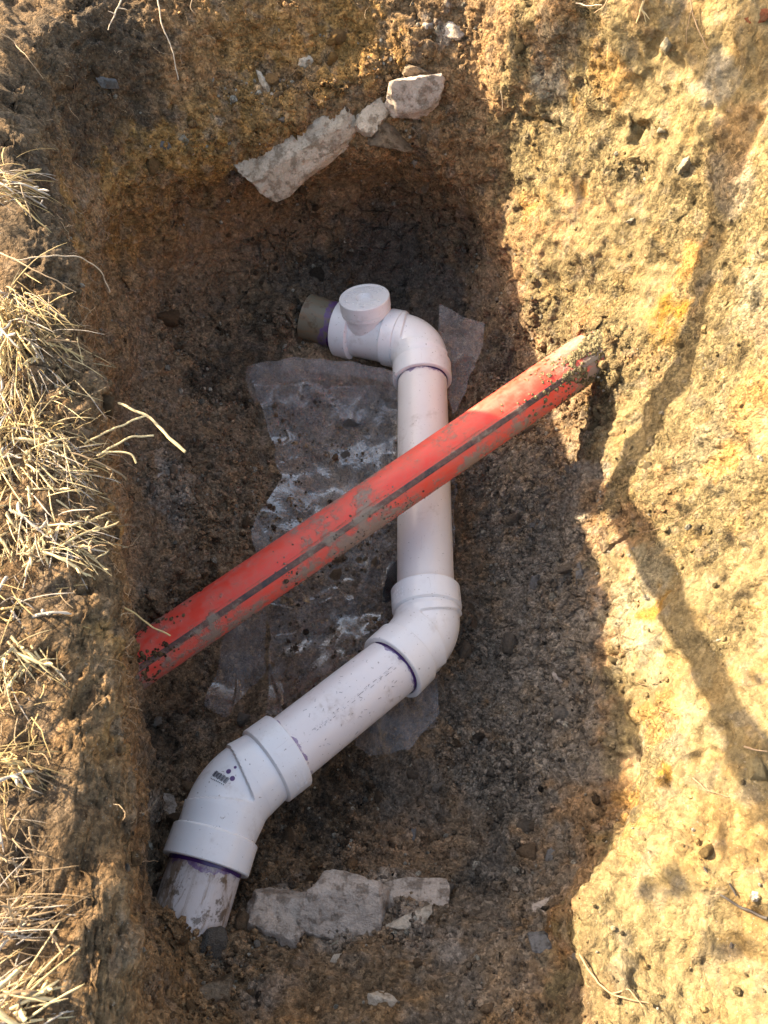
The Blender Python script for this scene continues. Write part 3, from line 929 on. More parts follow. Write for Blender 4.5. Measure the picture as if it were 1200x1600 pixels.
def lettering(Pface, axis, rows, arc0, arc1, parent, r=RH):
    """worn raised lettering on a socket: rows of small bars"""
    bits = []
    ax_ = unit(axis)
    for row in rows:
        ctr = Pface + ax_ * row
        view = unit(np.array(CAM) - ctr); view = unit(view - ax_ * np.dot(view, ax_)); ac = np.cross(ax_, view)
        a = arc0
        while a < arc1:
            n_ = view * math.cos(R(a)) + ac * math.sin(R(a)); X = np.cross(ax_, n_)
            p = ctr + n_ * r
            bits.append(bar3(p, .0022, .0005, .0005, ax_, X, n_))
            if random.random() < .8: bits.append(bar3(p + X * .0012 + ax_ * random.choice((-.0018, 0, .0018)), .0005, .0012, .0005, ax_, X, n_))
            a += random.choice((3.2, 3.6, 5.5))
    V, F = join(bits)
    mesh_obj('raised_lettering', V, F, M_FIT, parent, smooth=False, attrs={'along': np.zeros(len(V)), 'around': np.zeros(len(V))})


lettering(D_up, unit(K_D - D_up), (.013, .021, .029), -62, -22, eD)
lettering(C_up, unit(K_C - C_up), (.018, .026, .034), 40, 72, eC)

# ---------------------------------------------------------------- the red duct that crosses above
M_RED, nt, b = new_mat('red_duct_plastic'); k = N(nt)


def mud_mask(k, v, al, ar, L):
    big = k.noise(v, 11, 5, .62, .6)
    cvv = k.node('ShaderNodeCombineXYZ'); k.link(k.math('MULTIPLY', al, 16), cvv.inputs[0]); k.link(k.math('MULTIPLY', ar, 9), cvv.inputs[1])
    strk = k.noise(cvv.outputs[0], 1.5, 6, .7)
    fine = k.noise(v, 90, 4, .7)
    # 'around' 0 is the upper side seen by the camera, the lower flank collects more mud
    low_ = k.ramp(k.math('ABSOLUTE', k.math('SUBTRACT', ar, LOWAR)), .12, .03, 0, .11)
    endr = k.ramp(al, L * .80, L * .88, 0, .03)
    midm = k.ramp(k.math('ABSOLUTE', k.math('SUBTRACT', al, L * .44)), .12, .03, 0, .07)
    s_ = k.math('ADD', k.math('MULTIPLY', big, .62), k.math('MULTIPLY', strk, .38))
    s_ = k.math('ADD', s_, k.math('ADD', low_, k.math('ADD', endr, midm)))
    s_ = k.math('ADD', s_, k.ramp(k.math('ABSOLUTE', k.math('SUBTRACT', ar, .033)), .045, .015, 0, .05))
    s_ = k.math('ADD', s_, k.math('MULTIPLY', k.math('SUBTRACT', fine, .5), .34))
    return k.ramp(s_, .525, .66), k.ramp(s_, .40, .57)


LOWAR = .17
RD_a, RD_b = A3(205, 1042, .125), A3(925, 552, .315)
rd_ax = unit(RD_b - RD_a)
RR = .0465
L_red = np.linalg.norm(RD_b - RD_a) + .24


def red_mat(m, nt, b, c0):
    k = N(nt)
    v = k.coord(); al = k.attr('along').outputs['Fac']; ar = k.attr('around').outputs['Fac']
    hard, soft = mud_mask(k, v, al, ar, L_red)
    cvv = k.node('ShaderNodeCombineXYZ'); k.link(k.math('MULTIPLY', al, 10), cvv.inputs[0]); k.link(k.math('MULTIPLY', ar, 70), cvv.inputs[1])
    scr = k.ramp(k.noise(cvv.outputs[0], 1.5, 4, .6), .60, .70)
    c = k.mix(k.math('MULTIPLY', scr, .35), c0, (.52, .20, .15))
    c = k.mix(k.math('MULTIPLY', soft, .30), c, (.50, .24, .18))
    mud = k.mix(k.noise(v, 60, 4, .7), (.19, .15, .115), (.35, .285, .225))
    c = k.mix(k.math('MULTIPLY', hard, .93), c, mud)
    k.link(c, b.inputs['Base Color'])
    k.link(k.math('MULTIPLY_ADD', soft, .45, .33), b.inputs['Roughness'])
    h = k.math('ADD', k.math('MULTIPLY', hard, .8), k.math('MULTIPLY', k.math('MULTIPLY', hard, k.noise(v, 220, 3, .7)), .6))
    k.bump(h, .7, .0022, b)


red_mat(M_RED, nt, b, (.84, .070, .045))
M_STR, nt, b = new_mat('black_stripe'); red_mat(M_STR, nt, b, (.020, .020, .023))
duct = empty('orange_duct', Vector(RD_a), 'orange red plastic duct with black stripe, muddy, slanting across above the white pipe', 'duct')
n_ = 90
t = np.linspace(0, 1, n_)[:, None]
Pa, Pb = RD_a - rd_ax * .08, RD_b + rd_ax * .16
pts = Pa * (1 - t) + Pb * t
pts = pts + np.array([0, 0, -.006]) * np.sin(t * np.pi)
viewd = unit(np.array(CAM) - (Pa + Pb) / 2)
V, F, ar, al = sweep(pts, [RR] * n_, 96, ref=viewd)
dshell = mesh_obj('duct_wall', V, F, M_RED, duct, attrs={'along': al, 'around': ar})
# stripe: a band on the side towards the viewer, a little below the middle
AX = np.cross(rd_ax, unit(viewd - rd_ax * np.dot(viewd, rd_ax)))
Vr = V.reshape(n_, 96, 3)
sgn_low = 1 if (Vr[45, 24] - pts[45])[2] < (Vr[45, 72] - pts[45])[2] else -1
ctr_j = sgn_low * 3.2
vv, ff, a1_, a2_ = [], [], [], []
rows_ = 11
for i in range(n_):
    nn0 = unit(Vr[i, 0] - pts[i]); bb0 = unit(Vr[i, 24] - pts[i])
    for j in range(rows_):
        th_ = (ctr_j + (j - 5) * .42) / 96 * 2 * np.pi
        rr_ = RR + (.0006 if 0 < j < rows_ - 1 else -.0004)
        vv.append(pts[i] + rr_ * (nn0 * math.cos(th_) + bb0 * math.sin(th_)))
        a1_.append(al[i * 96]); a2_.append((th_ / (2 * np.pi)) % 1)
for i in range(n_ - 1):
    for j in range(rows_ - 1): ff.append((i * rows_ + j, i * rows_ + j + 1, (i + 1) * rows_ + j + 1, (i + 1) * rows_ + j))
pts_duct = pts
mesh_obj('stripe', vv, ff, M_STR, duct, attrs={'along': a1_, 'around': a2_})
# ---------------------------------------------------------------- film of clear plastic under the pipe
M_FILM, nt, b = new_mat('clear_plastic_film'); k = N(nt)
v = k.coord()
b.inputs['Roughness'].default_value = .6
cl = k.noise(v, 9, 5, .65, 1.0); fn = k.noise(v, 60, 4, .65)
fac = k.attr('haze').outputs['Fac']
dirt = k.ramp(k.noise(v, 26, 6, .72), .55, .68)
k.link(k.mix(k.math('MULTIPLY', dirt, .9), (.62, .58, .58), (.15, .105, .07)), b.inputs['Base Color'])
al_ = k.math('ADD', k.math('MULTIPLY', k.ramp(cl, .40, .70), .085), k.math('MULTIPLY', k.ramp(fn, .5, .75), .035))
al_ = k.math('ADD', al_, k.math('ADD', fac, k.math('MULTIPLY', dirt, .42)), clamp=True)
tr = k.node('ShaderNodeBsdfTransparent'); tr.inputs[0].default_value = (.93, .93, .94, 1)
m1 = k.node('ShaderNodeMixShader'); k.link(al_, m1.inputs[0]); k.link(tr.outputs[0], m1.inputs[1]); k.link(b.outputs[0], m1.inputs[2])
gl = k.node('ShaderNodeBsdfGlossy'); gl.inputs['Roughness'].default_value = .26; gl.inputs['Color'].default_value = (1, 1, 1, 1)
fr = k.node('ShaderNodeFresnel'); fr.inputs['IOR'].default_value = 1.62
wv = k.node('ShaderNodeTexNoise'); k.link(v, wv.inputs['Vector']); wv.inputs['Scale'].default_value = 30; wv.inputs['Detail'].default_value = 2; wv.inputs['Distortion'].default_value = 1.2
bp = k.node('ShaderNodeBump'); bp.inputs['Strength'].default_value = .5; bp.inputs['Distance'].default_value = .0025
k.link(k.math('ABSOLUTE', k.math('SUBTRACT', wv.outputs[0], .5)), bp.inputs['Height'])
k.link(bp.outputs[0], gl.inputs['Normal']); k.link(bp.outputs[0], fr.inputs['Normal'])
m2 = k.node('ShaderNodeMixShader')
k.link(k.math('MULTIPLY', k.math('MULTIPLY', fr.outputs[0], .19), k.math('SUBTRACT', 1.0, k.math('MULTIPLY', dirt, .8)), clamp=True), m2.inputs[0])
k.link(m1.outputs[0], m2.inputs[1]); k.link(gl.outputs[0], m2.inputs[2])
k.link(m2.outputs[0], nt.nodes['Material Output'].inputs['Surface'])


def film(name, left, right, ncol, nrow, lift, parent=None, label=None, haze=.03, zfun=None, wr=.006, origin=None, arch=0.0, fade=0.0):
    """sheet between two edge polylines given as (px,py,z) seen in the photograph"""
    def res(pl, n):
        q = np.array([tuple(at(*p)) for p in pl]); s = np.concatenate([[0], np.cumsum(np.linalg.norm(np.diff(q, axis=0), axis=1))])
        tt = np.linspace(0, s[-1], n)
        return np.stack([np.interp(tt, s, q[:, i]) for i in range(3)], 1)
    L_, R_ = res(left, nrow), res(right, nrow)
    tt = np.linspace(0, 1, ncol)[None, :, None]
    Gd = L_[:, None] * (1 - tt) + R_[:, None] * tt
    Pn = Gd.reshape(-1, 3)
    ed = np.minimum(tt[0, :, 0], 1 - tt[0, :, 0])[None, :].repeat(nrow, 0).reshape(-1)
    Pn[:, 0] += .008 * perlin(Pn * 22, 141) * sstep(.1, 0, ed); Pn[:, 1] += .008 * perlin(Pn * 22, 142)
    if zfun is None:
        z = np.array([ground_z(p[0], p[1]) for p in Pn]).reshape(nrow, ncol)
        for _ in range(14):                      # the sheet spans the small hollows
            zp = np.pad(z, 1, mode='edge'); z = np.maximum(z * .3 + .7 * .25 * (zp[2:, 1:-1] + zp[:-2, 1:-1] + zp[1:-1, 2:] + zp[1:-1, :-2]), z * .985)
        z = z.reshape(-1) + lift
    else: z = Pn[:, 2] + 0
    rid = np.abs(perlin(Pn * np.array([26, 13, 10.]), 131)) ; rid2 = np.abs(perlin(Pn * np.array([55, 60, 40.]), 133))
    rid = np.abs(perlin(Pn * np.array([13, 6, 6.]), 131)); rid2 = np.abs(perlin(Pn * np.array([11, 15, 9.]) + 3, 133))
    mk_ = sstep(-.1, .35, perlin(Pn * 8, 137)); mk2 = sstep(0, .4, perlin(Pn * 7, 139))
    Pn[:, 2] = z + wr * (1.1 * mk_ * np.exp(-(rid / .05) ** 2) + .9 * mk2 * np.exp(-(rid2 / .055) ** 2)) + wr * .30 * perlin(Pn * 12, 135)
    Fq = []
    for i in range(nrow - 1):
        for j in range(ncol - 1): Fq.append((i * ncol + j, i * ncol + j + 1, (i + 1) * ncol + j + 1, (i + 1) * ncol + j))
    row_ = np.repeat(np.linspace(1, 0, nrow), ncol)
    Pn[:, 2] += arch * row_ * np.sin(np.pi * np.tile(tt[0, :, 0], nrow)) ** .8
    hz = np.full(len(Pn), haze) + .03 * np.exp(-(rid / .08) ** 2)
    hz += .06 * (ed < .008) - fade * sstep(.55, .0, row_)
    return mesh_obj(name, Pn, Fq, M_FILM, parent, origin=origin, attrs={'haze': hz})


sheet = empty('plastic_sheet', Vector((0, .8, .02)), 'crumpled clear plastic sheet under the white pipe, its far edge turned up', 'plastic sheet')
film('sheet_bed', [(392, 600, .03), (412, 650, .03), (438, 735, .03), (392, 830, .03), (415, 930, .03), (422, 1000, .03), (416, 1120, .03)],
     [(640, 592, .03), (690, 640, .03), (715, 760, .03), (712, 900, .03), (690, 1000, .03), (682, 1130, .03), (640, 1150, .03)], 90, 170, .006, sheet)
film('turned_up_edge', [(386, 572, .088), (384, 590, .080), (392, 622, .045), (404, 662, .022)], [(628, 590, .095), (632, 606, .085), (636, 630, .045), (640, 662, .022)], 100, 40, 0, sheet, haze=.10, zfun=1, wr=.004, arch=.045, fade=.45)
film('turned_up_edge', [(386, 572, .088), (390, 578, .078), (396, 600, .05), (404, 630, .03)], [(628, 590, .095), (624, 584, .10), (618, 590, .07), (600, 610, .03)], 80, 24, 0, sheet, haze=.10, zfun=1, wr=.004, arch=.045, fade=.45)
film('far_corner', [(688, 478, .12), (684, 520, .07), (694, 575, .04), (706, 648, .02)], [(756, 506, .12), (753, 540, .08), (742, 575, .04), (714, 640, .02)], 40, 50, 0, sheet, haze=.12, zfun=1, wr=.007)
film('near_corner', [(560, 1120, .04), (556, 1162, .03), (575, 1182, .02)], [(684, 1040, .06), (684, 1110, .03), (640, 1172, .02)], 60, 40, .012, sheet, haze=.07, wr=.007)
strip = setp(film('plastic_scrap', [(410, 930, .05), (350, 985, .05), (318, 1105, .04)], [(416, 960, .05), (412, 1040, .05), (352, 1118, .04)], 36, 60, .014, None, haze=.08, wr=.008, origin=Vector((-.25, .6, .03))),
             'dirty strip of clear plastic film hanging below the orange duct on the left', 'plastic strip')

# ---------------------------------------------------------------- stones
def rock_material(name, c1, c2, dirt, dirtamt=.5, scale=22):
    m, nt, b = new_mat(name); k = N(nt); v = k.coord()
    c = k.mix(k.ramp(k.noise(v, scale, 5, .65), .35, .65), c1, c2)
    g = k.noise(v, 240, 4, .7)
    f = k.math('MULTIPLY_ADD', k.math('SUBTRACT', g, .5), .9, 1.0)
    cc = k.node('ShaderNodeCombineColor')
    for i in range(3): k.link(f, cc.inputs[i])
    c = k.mix(1.0, c, cc.outputs[0], 'MULTIPLY')
    dm = k.math('MULTIPLY', k.ramp(k.noise(v, 40, 7, .78), .50, .64), dirtamt)
    c = k.mix(dm, c, dirt)
    dots = k.ramp(k.noise(v, 200, 2, .5), .67, .72)
    c = k.mix(k.math('MULTIPLY', dots, .5), c, tuple(np.array(dirt) * .6))
    k.link(c, b.inputs['Base Color']); b.inputs['Roughness'].default_value = .9; b.inputs['Specular IOR Level'].default_value = .2
    k.bump(k.math('ADD', g, k.math('ADD', k.math('MULTIPLY', dm, .8), k.noise(v, 70, 4, .65))), .85, .006, b)
    return m


M_CHALK = rock_material('chalk', (.60, .485, .37), (.50, .395, .295), (.19, .12, .065), .6)
M_PINK = rock_material('pinkish_chalk', (.54, .44, .365), (.44, .355, .29), (.18, .12, .075), .6)
M_WHITE = rock_material('white_limestone', (.30, .265, .205), (.235, .20, .135), (.17, .12, .06), .8)
M_GREYST = rock_material('grey_stone', (.17, .16, .155), (.11, .105, .10), (.10, .075, .05), .6)
M_TANST = rock_material('tan_stone', (.21, .165, .09), (.17, .125, .06), (.26, .16, .07), .6)
M_DIRTY = rock_material('earthy_stone', (.26, .19, .13), (.18, .125, .08), (.09, .058, .032), .8)

import bmesh
_ico = {}


def ico(sub):
    if sub not in _ico:
        bm = bmesh.new(); bmesh.ops.create_icosphere(bm, subdivisions=sub, radius=1)
        _ico[sub] = (np.array([v.co[:] for v in bm.verts]), np.array([[v.index for v in f.verts] for f in bm.faces])); bm.free()
    return _ico[sub]


def rock_shape(seed, sub=5, planes=13, sharp=60, boxy=0.0):
    r_ = np.random.default_rng(seed)
    D, F = ico(sub)
    n = r_.normal(size=(planes, 3)); n /= np.linalg.norm(n, axis=1)[:, None]
    d = r_.uniform(.62, 1.0, planes)
    if boxy:
        n = np.concatenate([n[:8], np.eye(3), -np.eye(3)]); d = np.concatenate([d[:8] * 1.12, r_.uniform(.6, .85, 6)])
        n += r_.normal(size=n.shape) * .20; n /= np.linalg.norm(n, axis=1)[:, None]
    dots = np.maximum(D @ n.T, 1e-3) / d
    rad = 1 / (np.sum(dots ** sharp, 1) ** (1 / sharp))
    V = D * rad[:, None]
    return V, F


CR = np.array([1.0, 0, 0]); CU = np.array([0, SP, CP]); CF = np.array([0, CP, -SP])   # camera right, up, forward: only used to read sizes off the photograph
n_rock = 0
STONES = []


def stone(name, px, py, wpx, hpx, ang, mat, label, depth_k=.6, sink=.35, boxy=0.0, cat='stone', group=None, planes=13, seed=None, sub=5, flat_=False):
    sub -= 1
    """stone bedded in the soil where the photograph shows it; wpx x hpx is its size there, ang its tilt"""
    global n_rock
    n_rock += 1
    p, n = hit(px, py)
    p = np.array(p); n = np.array(n)
    dpt = depth_of(p)
    W, H = wpx / FPX * dpt / 2, hpx / FPX * dpt / 2
    # local frame: x along the seen long side, y across it, z out of the soil (blend of surface normal and view)
    vdir = unit(np.array(CAM) - p)
    z = unit(n * .65 + vdir * .5)
    xr = CR * math.cos(R(ang)) + CU * math.sin(R(ang)); x = unit(xr - z * np.dot(xr, z)); y = np.cross(z, x)
    D_ = min(W, H) * (depth_k * 2) if not flat_ else min(W, H) * .5
    D_ = max(D_, .004)
    V, F = rock_shape(seed if seed is not None else 100 + n_rock * 7, sub, planes, 60, boxy)
    V = V / np.abs(V).max(0)
    c = p - n * D_ * min(.85, sink + .12)
    m_ = min(W, H)
    nz = .06 * fbm(np.stack([V[:, 0] * W, V[:, 1] * H, V[:, 2] * D_], 1) / m_ * 1.3 + n_rock, 3, n_rock % 20) + .07 * fbm(np.stack([V[:, 0] * W, V[:, 1] * H, V[:, 2] * D_], 1) / m_ * 4 + n_rock, 5, n_rock % 17)
    V = V * (1 + np.clip(m_ / np.array([W, H, max(D_, m_ * .5)]), 0, 1)[None] * nz[:, None])
    Wd = c + V[:, :1] * x * W * 1.05 + V[:, 1:2] * y * H * 1.08 + V[:, 2:] * z * D_
    STONES.append((p, max(W, H)))
    o = mesh_obj(name, Wd, F, mat, None, origin=c)
    o.modifiers.new('e', 'EDGE_SPLIT').split_angle = R(40)
    return setp(o, label, cat, group or ('rocks in the pit walls and front slope' if cat == 'rock' else 'stones bedded in the pit' if cat == 'stone' else None))


stone('chalk_slab', 495, 232, 262, 74, 33, M_CHALK, 'long pale chalk slab jutting out of the far wall above the cavity', .9, .30, 1, seed=11, cat='chalk slab', sub=6)
stone('chalk_rock', 578, 186, 74, 40, 42, M_CHALK, 'pale chalk piece between the long slab and the blocky rock', .8, .3, 1, seed=19, cat='rock')
stone('earthy_rock', 596, 214, 96, 60, 12, M_DIRTY, 'dark earthy rock just under the upper end of the long chalk slab', .8, .25, 0, seed=23, cat='rock')
stone('chalk_rock', 388, 272, 46, 58, 60, M_CHALK, 'small pale chalk lump at the lower left end of the long slab', .6, .4, 0, seed=29, cat='rock')
stone('chalk_rock', 648, 150, 92, 70, -8, M_PINK, 'blocky whitish chalk rock sticking out high in the far wall', .9, .15, 1, seed=41, cat='rock', sub=6)
stone('flat_stone', 654, 118, 84, 26, -10, M_DIRTY, 'flat brown stone lying on top of the blocky chalk rock', .6, .2, 0, seed=43, cat='rock')
stone('stone', 705, 42, 56, 34, 5, M_PINK, 'pale pinkish stone near the top of the shaded far wall', .5, .4)
stone('stone', 668, 38, 24, 26, 0, M_PINK, 'small pale stone left of the pinkish one near the top of the far wall', .5, .4)
stone('stone', 478, 94, 40, 26, 25, M_CHALK, 'flat beige stone in the ochre band of the far wall', .4, .5)
stone('stone', 415, 133, 18, 62, -62 + 90, M_CHALK, 'narrow beige sliver of chalk standing in the upper far wall', .4, .5)
stone('stone', 452, 184, 20, 18, 0, M_CHALK, 'small round beige stone above the long chalk slab', .5, .4)
stone('stone', 355, 138, 26, 26, 0, M_PINK, 'small beige stone left of the narrow chalk sliver', .5, .5)
stone('stone', 170, 128, 36, 20, -12, M_GREYST, 'grey stone in the dark topsoil at upper left', .5, .4)
stone('stone', 288, 220, 18, 20, 30, M_WHITE, 'tiny whitish stone in the ochre band at left of the far wall', .5, .4)
stone('stone', 260, 226, 20, 16, -20, M_GREYST, 'tiny grey stone next to the whitish one in the ochre band', .5, .4)
stone('stone', 335, 190, 24, 60, 25, M_TANST, 'smooth tan stone set upright in the far wall', .4, .55)
stone('stone', 660, 290, 26, 30, 0, M_DIRTY, 'brown stone in the shaded corner right of the chalk slab', .5, .5)
# sunlit wall
stone('stone', 1041, 70, 26, 30, 10, M_WHITE, 'knobbly white stone casting a shadow high on the sunlit wall', .8, .1)
stone('stone', 1070, 258, 36, 34, -30, M_WHITE, 'angular pale stone in the middle of the upper sunlit wall', .5, .35)
stone('stone', 1036, 204, 30, 26, 20, M_WHITE, 'whitish stone up and left of the angular pale stone', .5, .4)
stone('stone', 984, 346, 14, 12, 0, M_WHITE, 'tiny bluish white stone on the sunlit wall', .7, .1)
stone('stone', 925, 152, 26, 24, -40, M_TANST, 'tan stone just under the sunlit crevice rim', .5, .4)
stone('stone', 990, 248, 40, 24, 15, M_TANST, 'low tan stone left of the angular pale stone', .4, .5)
stone('stone', 1150, 318, 24, 18, 10, M_WHITE, 'white stone in the band of shade at upper right', .6, .3)
stone('stone', 1182, 1205, 34, 52, 5, M_TANST, 'pale knob of stone at the right edge below the branch shadow', .7, .3)
stone('stone', 1148, 1192, 34, 30, 10, M_TANST, 'tan pebble at the foot of the branch shadow on the right', .5, .5)
stone('stone', 1120, 1000, 16, 14, 10, M_WHITE, 'small white pebble in the lower sunlit slope', .5, .4)
# shaded right slope and front
stone('stone', 842, 1472, 38, 40, 20, M_GREYST, 'dark grey angular stone at the front right of the pit', .8, .1, 1)
stone('stone', 846, 1412, 56, 44, -10, M_PINK, 'pale flat stone just above the dark grey angular one', .5, .4)
stone('stone', 800, 1222, 66, 90, 75 - 90, M_GREYST, 'smooth grey boulder bedded in the shaded right slope', .5, .5, seed=61)
stone('stone', 872, 1062, 24, 28, 30, M_PINK, 'pinkish stone in the shaded right slope', .6, .3)
stone('stone', 858, 1330, 26, 60, -25, M_GREYST, 'long grey stone standing at the lower right of the pit', .5, .4)
stone('stone', 838, 905, 34, 34, 10, M_GREYST, 'round grey stone right of the lower elbow', .5, .4)
stone('stone', 830, 820, 22, 18, 0, M_GREYST, 'small grey stone in the middle of the shaded right slope', .5, .4)
stone('stone', 905, 895, 14, 40, 0, M_GREYST, 'thin upright grey stone by the edge of the sunlight', .6, .3)
stone('stone', 910, 652, 34, 30, 10, M_DIRTY, 'brown clod shaped stone under the right end of the duct', .7, .2)
stone('stone', 747, 1385, 16, 34, 15, M_GREYST, 'upright chip of grey stone at the front of the floor', .6, .2)
stone('stone', 595, 1294, 10, 26, 5, M_WHITE, 'narrow pale chip standing on the floor right of the near elbow', .5, .2)
stone('stone', 648, 1302, 14, 24, 0, M_GREYST, 'small grey chip right of the narrow pale one', .6, .2)
stone('chalk_rock', 548, 1424, 170, 100, -8, M_PINK, 'large broken chalk slab on the front slope beside the pipe stub', .5, .10, 1, seed=71, cat='rock', sub=6)
stone('chalk_rock', 425, 1430, 125, 105, -20, M_PINK, 'chalk block right against the muddy pipe stub', .45, .15, 1, seed=75, cat='rock', sub=6)
stone('chalk_rock', 606, 1405, 32, 40, 10, M_PINK, 'greyish chalk chunk at the right of the large broken slab', .5, .3, 1, seed=79, cat='rock')
stone('chalk_rock', 645, 1398, 110, 54, -14, M_PINK, 'chalk piece at the back right of the front slope', .5, .15, 1, seed=83, cat='rock')
stone('chalk_rock', 640, 1438, 80, 26, 20, M_CHALK, 'long thin chalk ridge slanting across the front slope', .5, .4, 0, seed=87, cat='rock')
stone('chalk_rock', 531, 1469, 26, 16, 20, M_WHITE, 'small loose white chip on the front slope', .7, .0, 0, seed=91, cat='rock')
stone('chalk_rock', 528, 1494, 34, 16, 32, M_CHALK, 'flat chalk flake below the small white chip', .5, .3, 0, seed=93, cat='rock')
stone('chalk_rock', 600, 1562, 50, 36, 10, M_CHALK, 'chalk stone at the bottom edge of the photo centre', .5, .4, 0, seed=97, cat='rock')
stone('earthy_rock', 345, 1545, 120, 70, -15, M_DIRTY, 'broad brown earthy rock in front of the muddy pipe stub', .6, .4, 0, seed=103, cat='rock')
stone('chalk_rock', 690, 1385, 44, 30, 0, M_PINK, 'pale crumbly rock where the front slope meets the right slope', .5, .4, 0, seed=107, cat='rock')
stone('chalk_rock', 265, 755, 52, 70, -50 + 90, M_PINK, 'pinkish chalk patch in the left slope above the duct', .25, .6, 1, seed=111, cat='rock', sub=6)
stone('chalk_rock', 262, 1268, 46, 84, 10, M_PINK, 'chalk face in the left side behind the near elbow', .3, .5, 1, seed=113, cat='rock', sub=6)
stone('red_fragment', 1180, 22, 60, 26, 5, rock_material('red_brick', (.20, .06, .03), (.14, .045, .022), (.12, .07, .04), .5), 'reddish fragment under the rim at the top right corner', .6, .3, 0, cat='fragment')

# ---------------------------------------------------------------- loose soil
areaV = np.zeros(len(PITV))
GG = PITV.reshape(nv, NA, 3)
du_ = np.linalg.norm(np.roll(GG, -1, 1) - GG, axis=2); dv_ = np.zeros_like(du_); dv_[:-1] = np.linalg.norm(GG[1:] - GG[:-1], axis=2)
areaV = (du_ * dv_).reshape(-1)
NF = grid_normals(GG).reshape(-1, 3)
if NF[60 * NA, 2] < 0: NF = -NF
NF[rc < .10] = (0, 0, 1)
xs, ys, zs = PITV[:, 0], PITV[:, 1], PITV[:, 2]
dens = 0.35 + 1.3 * sstep(.20, .04, zs) + .5 * sstep(.05, .30, xs) * sstep(.35, .2, zs) - .22 * sstep(.3, .42, xs) * sstep(.25, .4, zs) + .5 * sstep(.25, .05, ys)
clump = sstep(-.25, .45, fbm(PITV[:, :] * 9, 2, 201)) ** 1.5 + .12
slope_ok = sstep(-.2, .35, NF[:, 2]) * .8 + .2
for p_, w_ in STONES:
    d_ = np.sqrt(((PITV - p_) ** 2).sum(1)) / (w_ + .004)
    dens += 2.2 * np.exp(-((d_ - .95) / .35) ** 2)
for px_, py_, rad_, amt_ in ((290, 1480, .05, 5), (350, 1490, .04, 4), (240, 1440, .04, 5), (465, 500, .05, 5), (480, 540, .04, 4), (940, 570, .05, 3), (230, 1000, .05, 6), (720, 760, .03, 2), (725, 880, .03, 2), (600, 1130, .03, 2), (520, 1200, .03, 3), (440, 1290, .03, 3), (720, 1000, .03, 2), (560, 1290, .08, 2)):
    d_ = np.sqrt(((PITV - np.array(hit(px_, py_)[0])) ** 2).sum(1)) / rad_
    dens += amt_ * np.exp(-d_ ** 2)
dens = np.maximum(dens, .02) * (1 - .8 * SMOOTH)
wgt = areaV * dens * clump * slope_ok * inside * (np.hypot(xs, ys - .7) < 1.5) * (ys > -.25)
wgt /= wgt.sum()


def scatter(count, size, sigma, smax, name, sub, colfun, lift=.25, stretch=.35):
    idx = rng.choice(len(PITV), count, p=wgt)
    D, F = ico(sub)
    S = np.minimum(size * np.exp(sigma * rng.normal(size=count)), smax)
    A_ = rng.normal(size=(count, 3, 3))
    q, _ = np.linalg.qr(A_)
    sc = S[:, None] * (1 + stretch * rng.uniform(-1, 1, (count, 3)))
    jit = 1 + .35 * (rng.random((count, len(D))) - .5) * 1.2
    L = D[None] * jit[..., None] * sc[:, None, :]
    L = np.einsum('nij,nkj->nki', q, L)
    pos = PITV[idx] + NF[idx] * (S * lift)[:, None] + rng.normal(size=(count, 3)) * .0012
    V = (L + pos[:, None, :]).reshape(-1, 3)
    Fi = (F[None] + (np.arange(count) * len(D))[:, None, None]).reshape(-1, 3)
    cc = colfun(idx, count)
    return mesh_obj(name, V, Fi, M_SOIL, smooth=False, colors=np.repeat(np.clip(cc, .012, .6), len(D), 0))


def grit_col(idx, n):
    c = COLV[idx] * (1 + np.where(xs[idx] > .34, .10, .30)[:, None] * rng.normal(size=(n, 1)))
    u_ = rng.random((n, 1))
    c = np.where(u_ > .93, np.array([.30, .265, .21]) * (.6 + .6 * rng.random((n, 1))), c)
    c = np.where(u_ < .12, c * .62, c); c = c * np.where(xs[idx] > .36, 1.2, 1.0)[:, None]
    return c


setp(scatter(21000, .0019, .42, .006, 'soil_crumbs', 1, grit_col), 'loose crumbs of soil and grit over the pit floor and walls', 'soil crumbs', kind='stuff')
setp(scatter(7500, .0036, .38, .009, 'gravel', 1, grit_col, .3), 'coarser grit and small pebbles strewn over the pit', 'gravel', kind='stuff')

# clods big enough to be picked up one by one
M_CLOD, nt, b = new_mat('clod_soil'); k = N(nt); v = k.coord()
oi = k.node('ShaderNodeObjectInfo')
n1 = k.noise(v, 3.5, 5, .7)
f = k.math('MULTIPLY_ADD', k.math('SUBTRACT', n1, .5), 1.6, 1.0)
cc = k.node('ShaderNodeCombineColor')
for i in range(3): k.link(f, cc.inputs[i])
k.link(k.mix(1.0, oi.outputs['Color'], cc.outputs[0], 'MULTIPLY'), b.inputs['Base Color'])
b.inputs['Roughness'].default_value = .95; b.inputs['Specular IOR Level'].default_value = .15
k.bump(k.noise(v, 9, 4, .7), .8, .25, b)
clod_me = []
for q in range(9):
    V, F = rock_shape(500 + q, 3, 16, 12)
    V *= (1 + .10 * fbm(V * 3 + q * 3, 3, 7))[:, None]
    me = bpy.data.meshes.new('soil_clod'); me.from_pydata([tuple(p) for p in V], [], [tuple(int(x) for x in t) for t in F]); me.materials.append(M_CLOD)
    me.polygons.foreach_set('use_smooth', np.ones(len(me.polygons), dtype=bool)); clod_me.append(me)
idx = rng.choice(len(PITV), 300, p=wgt)
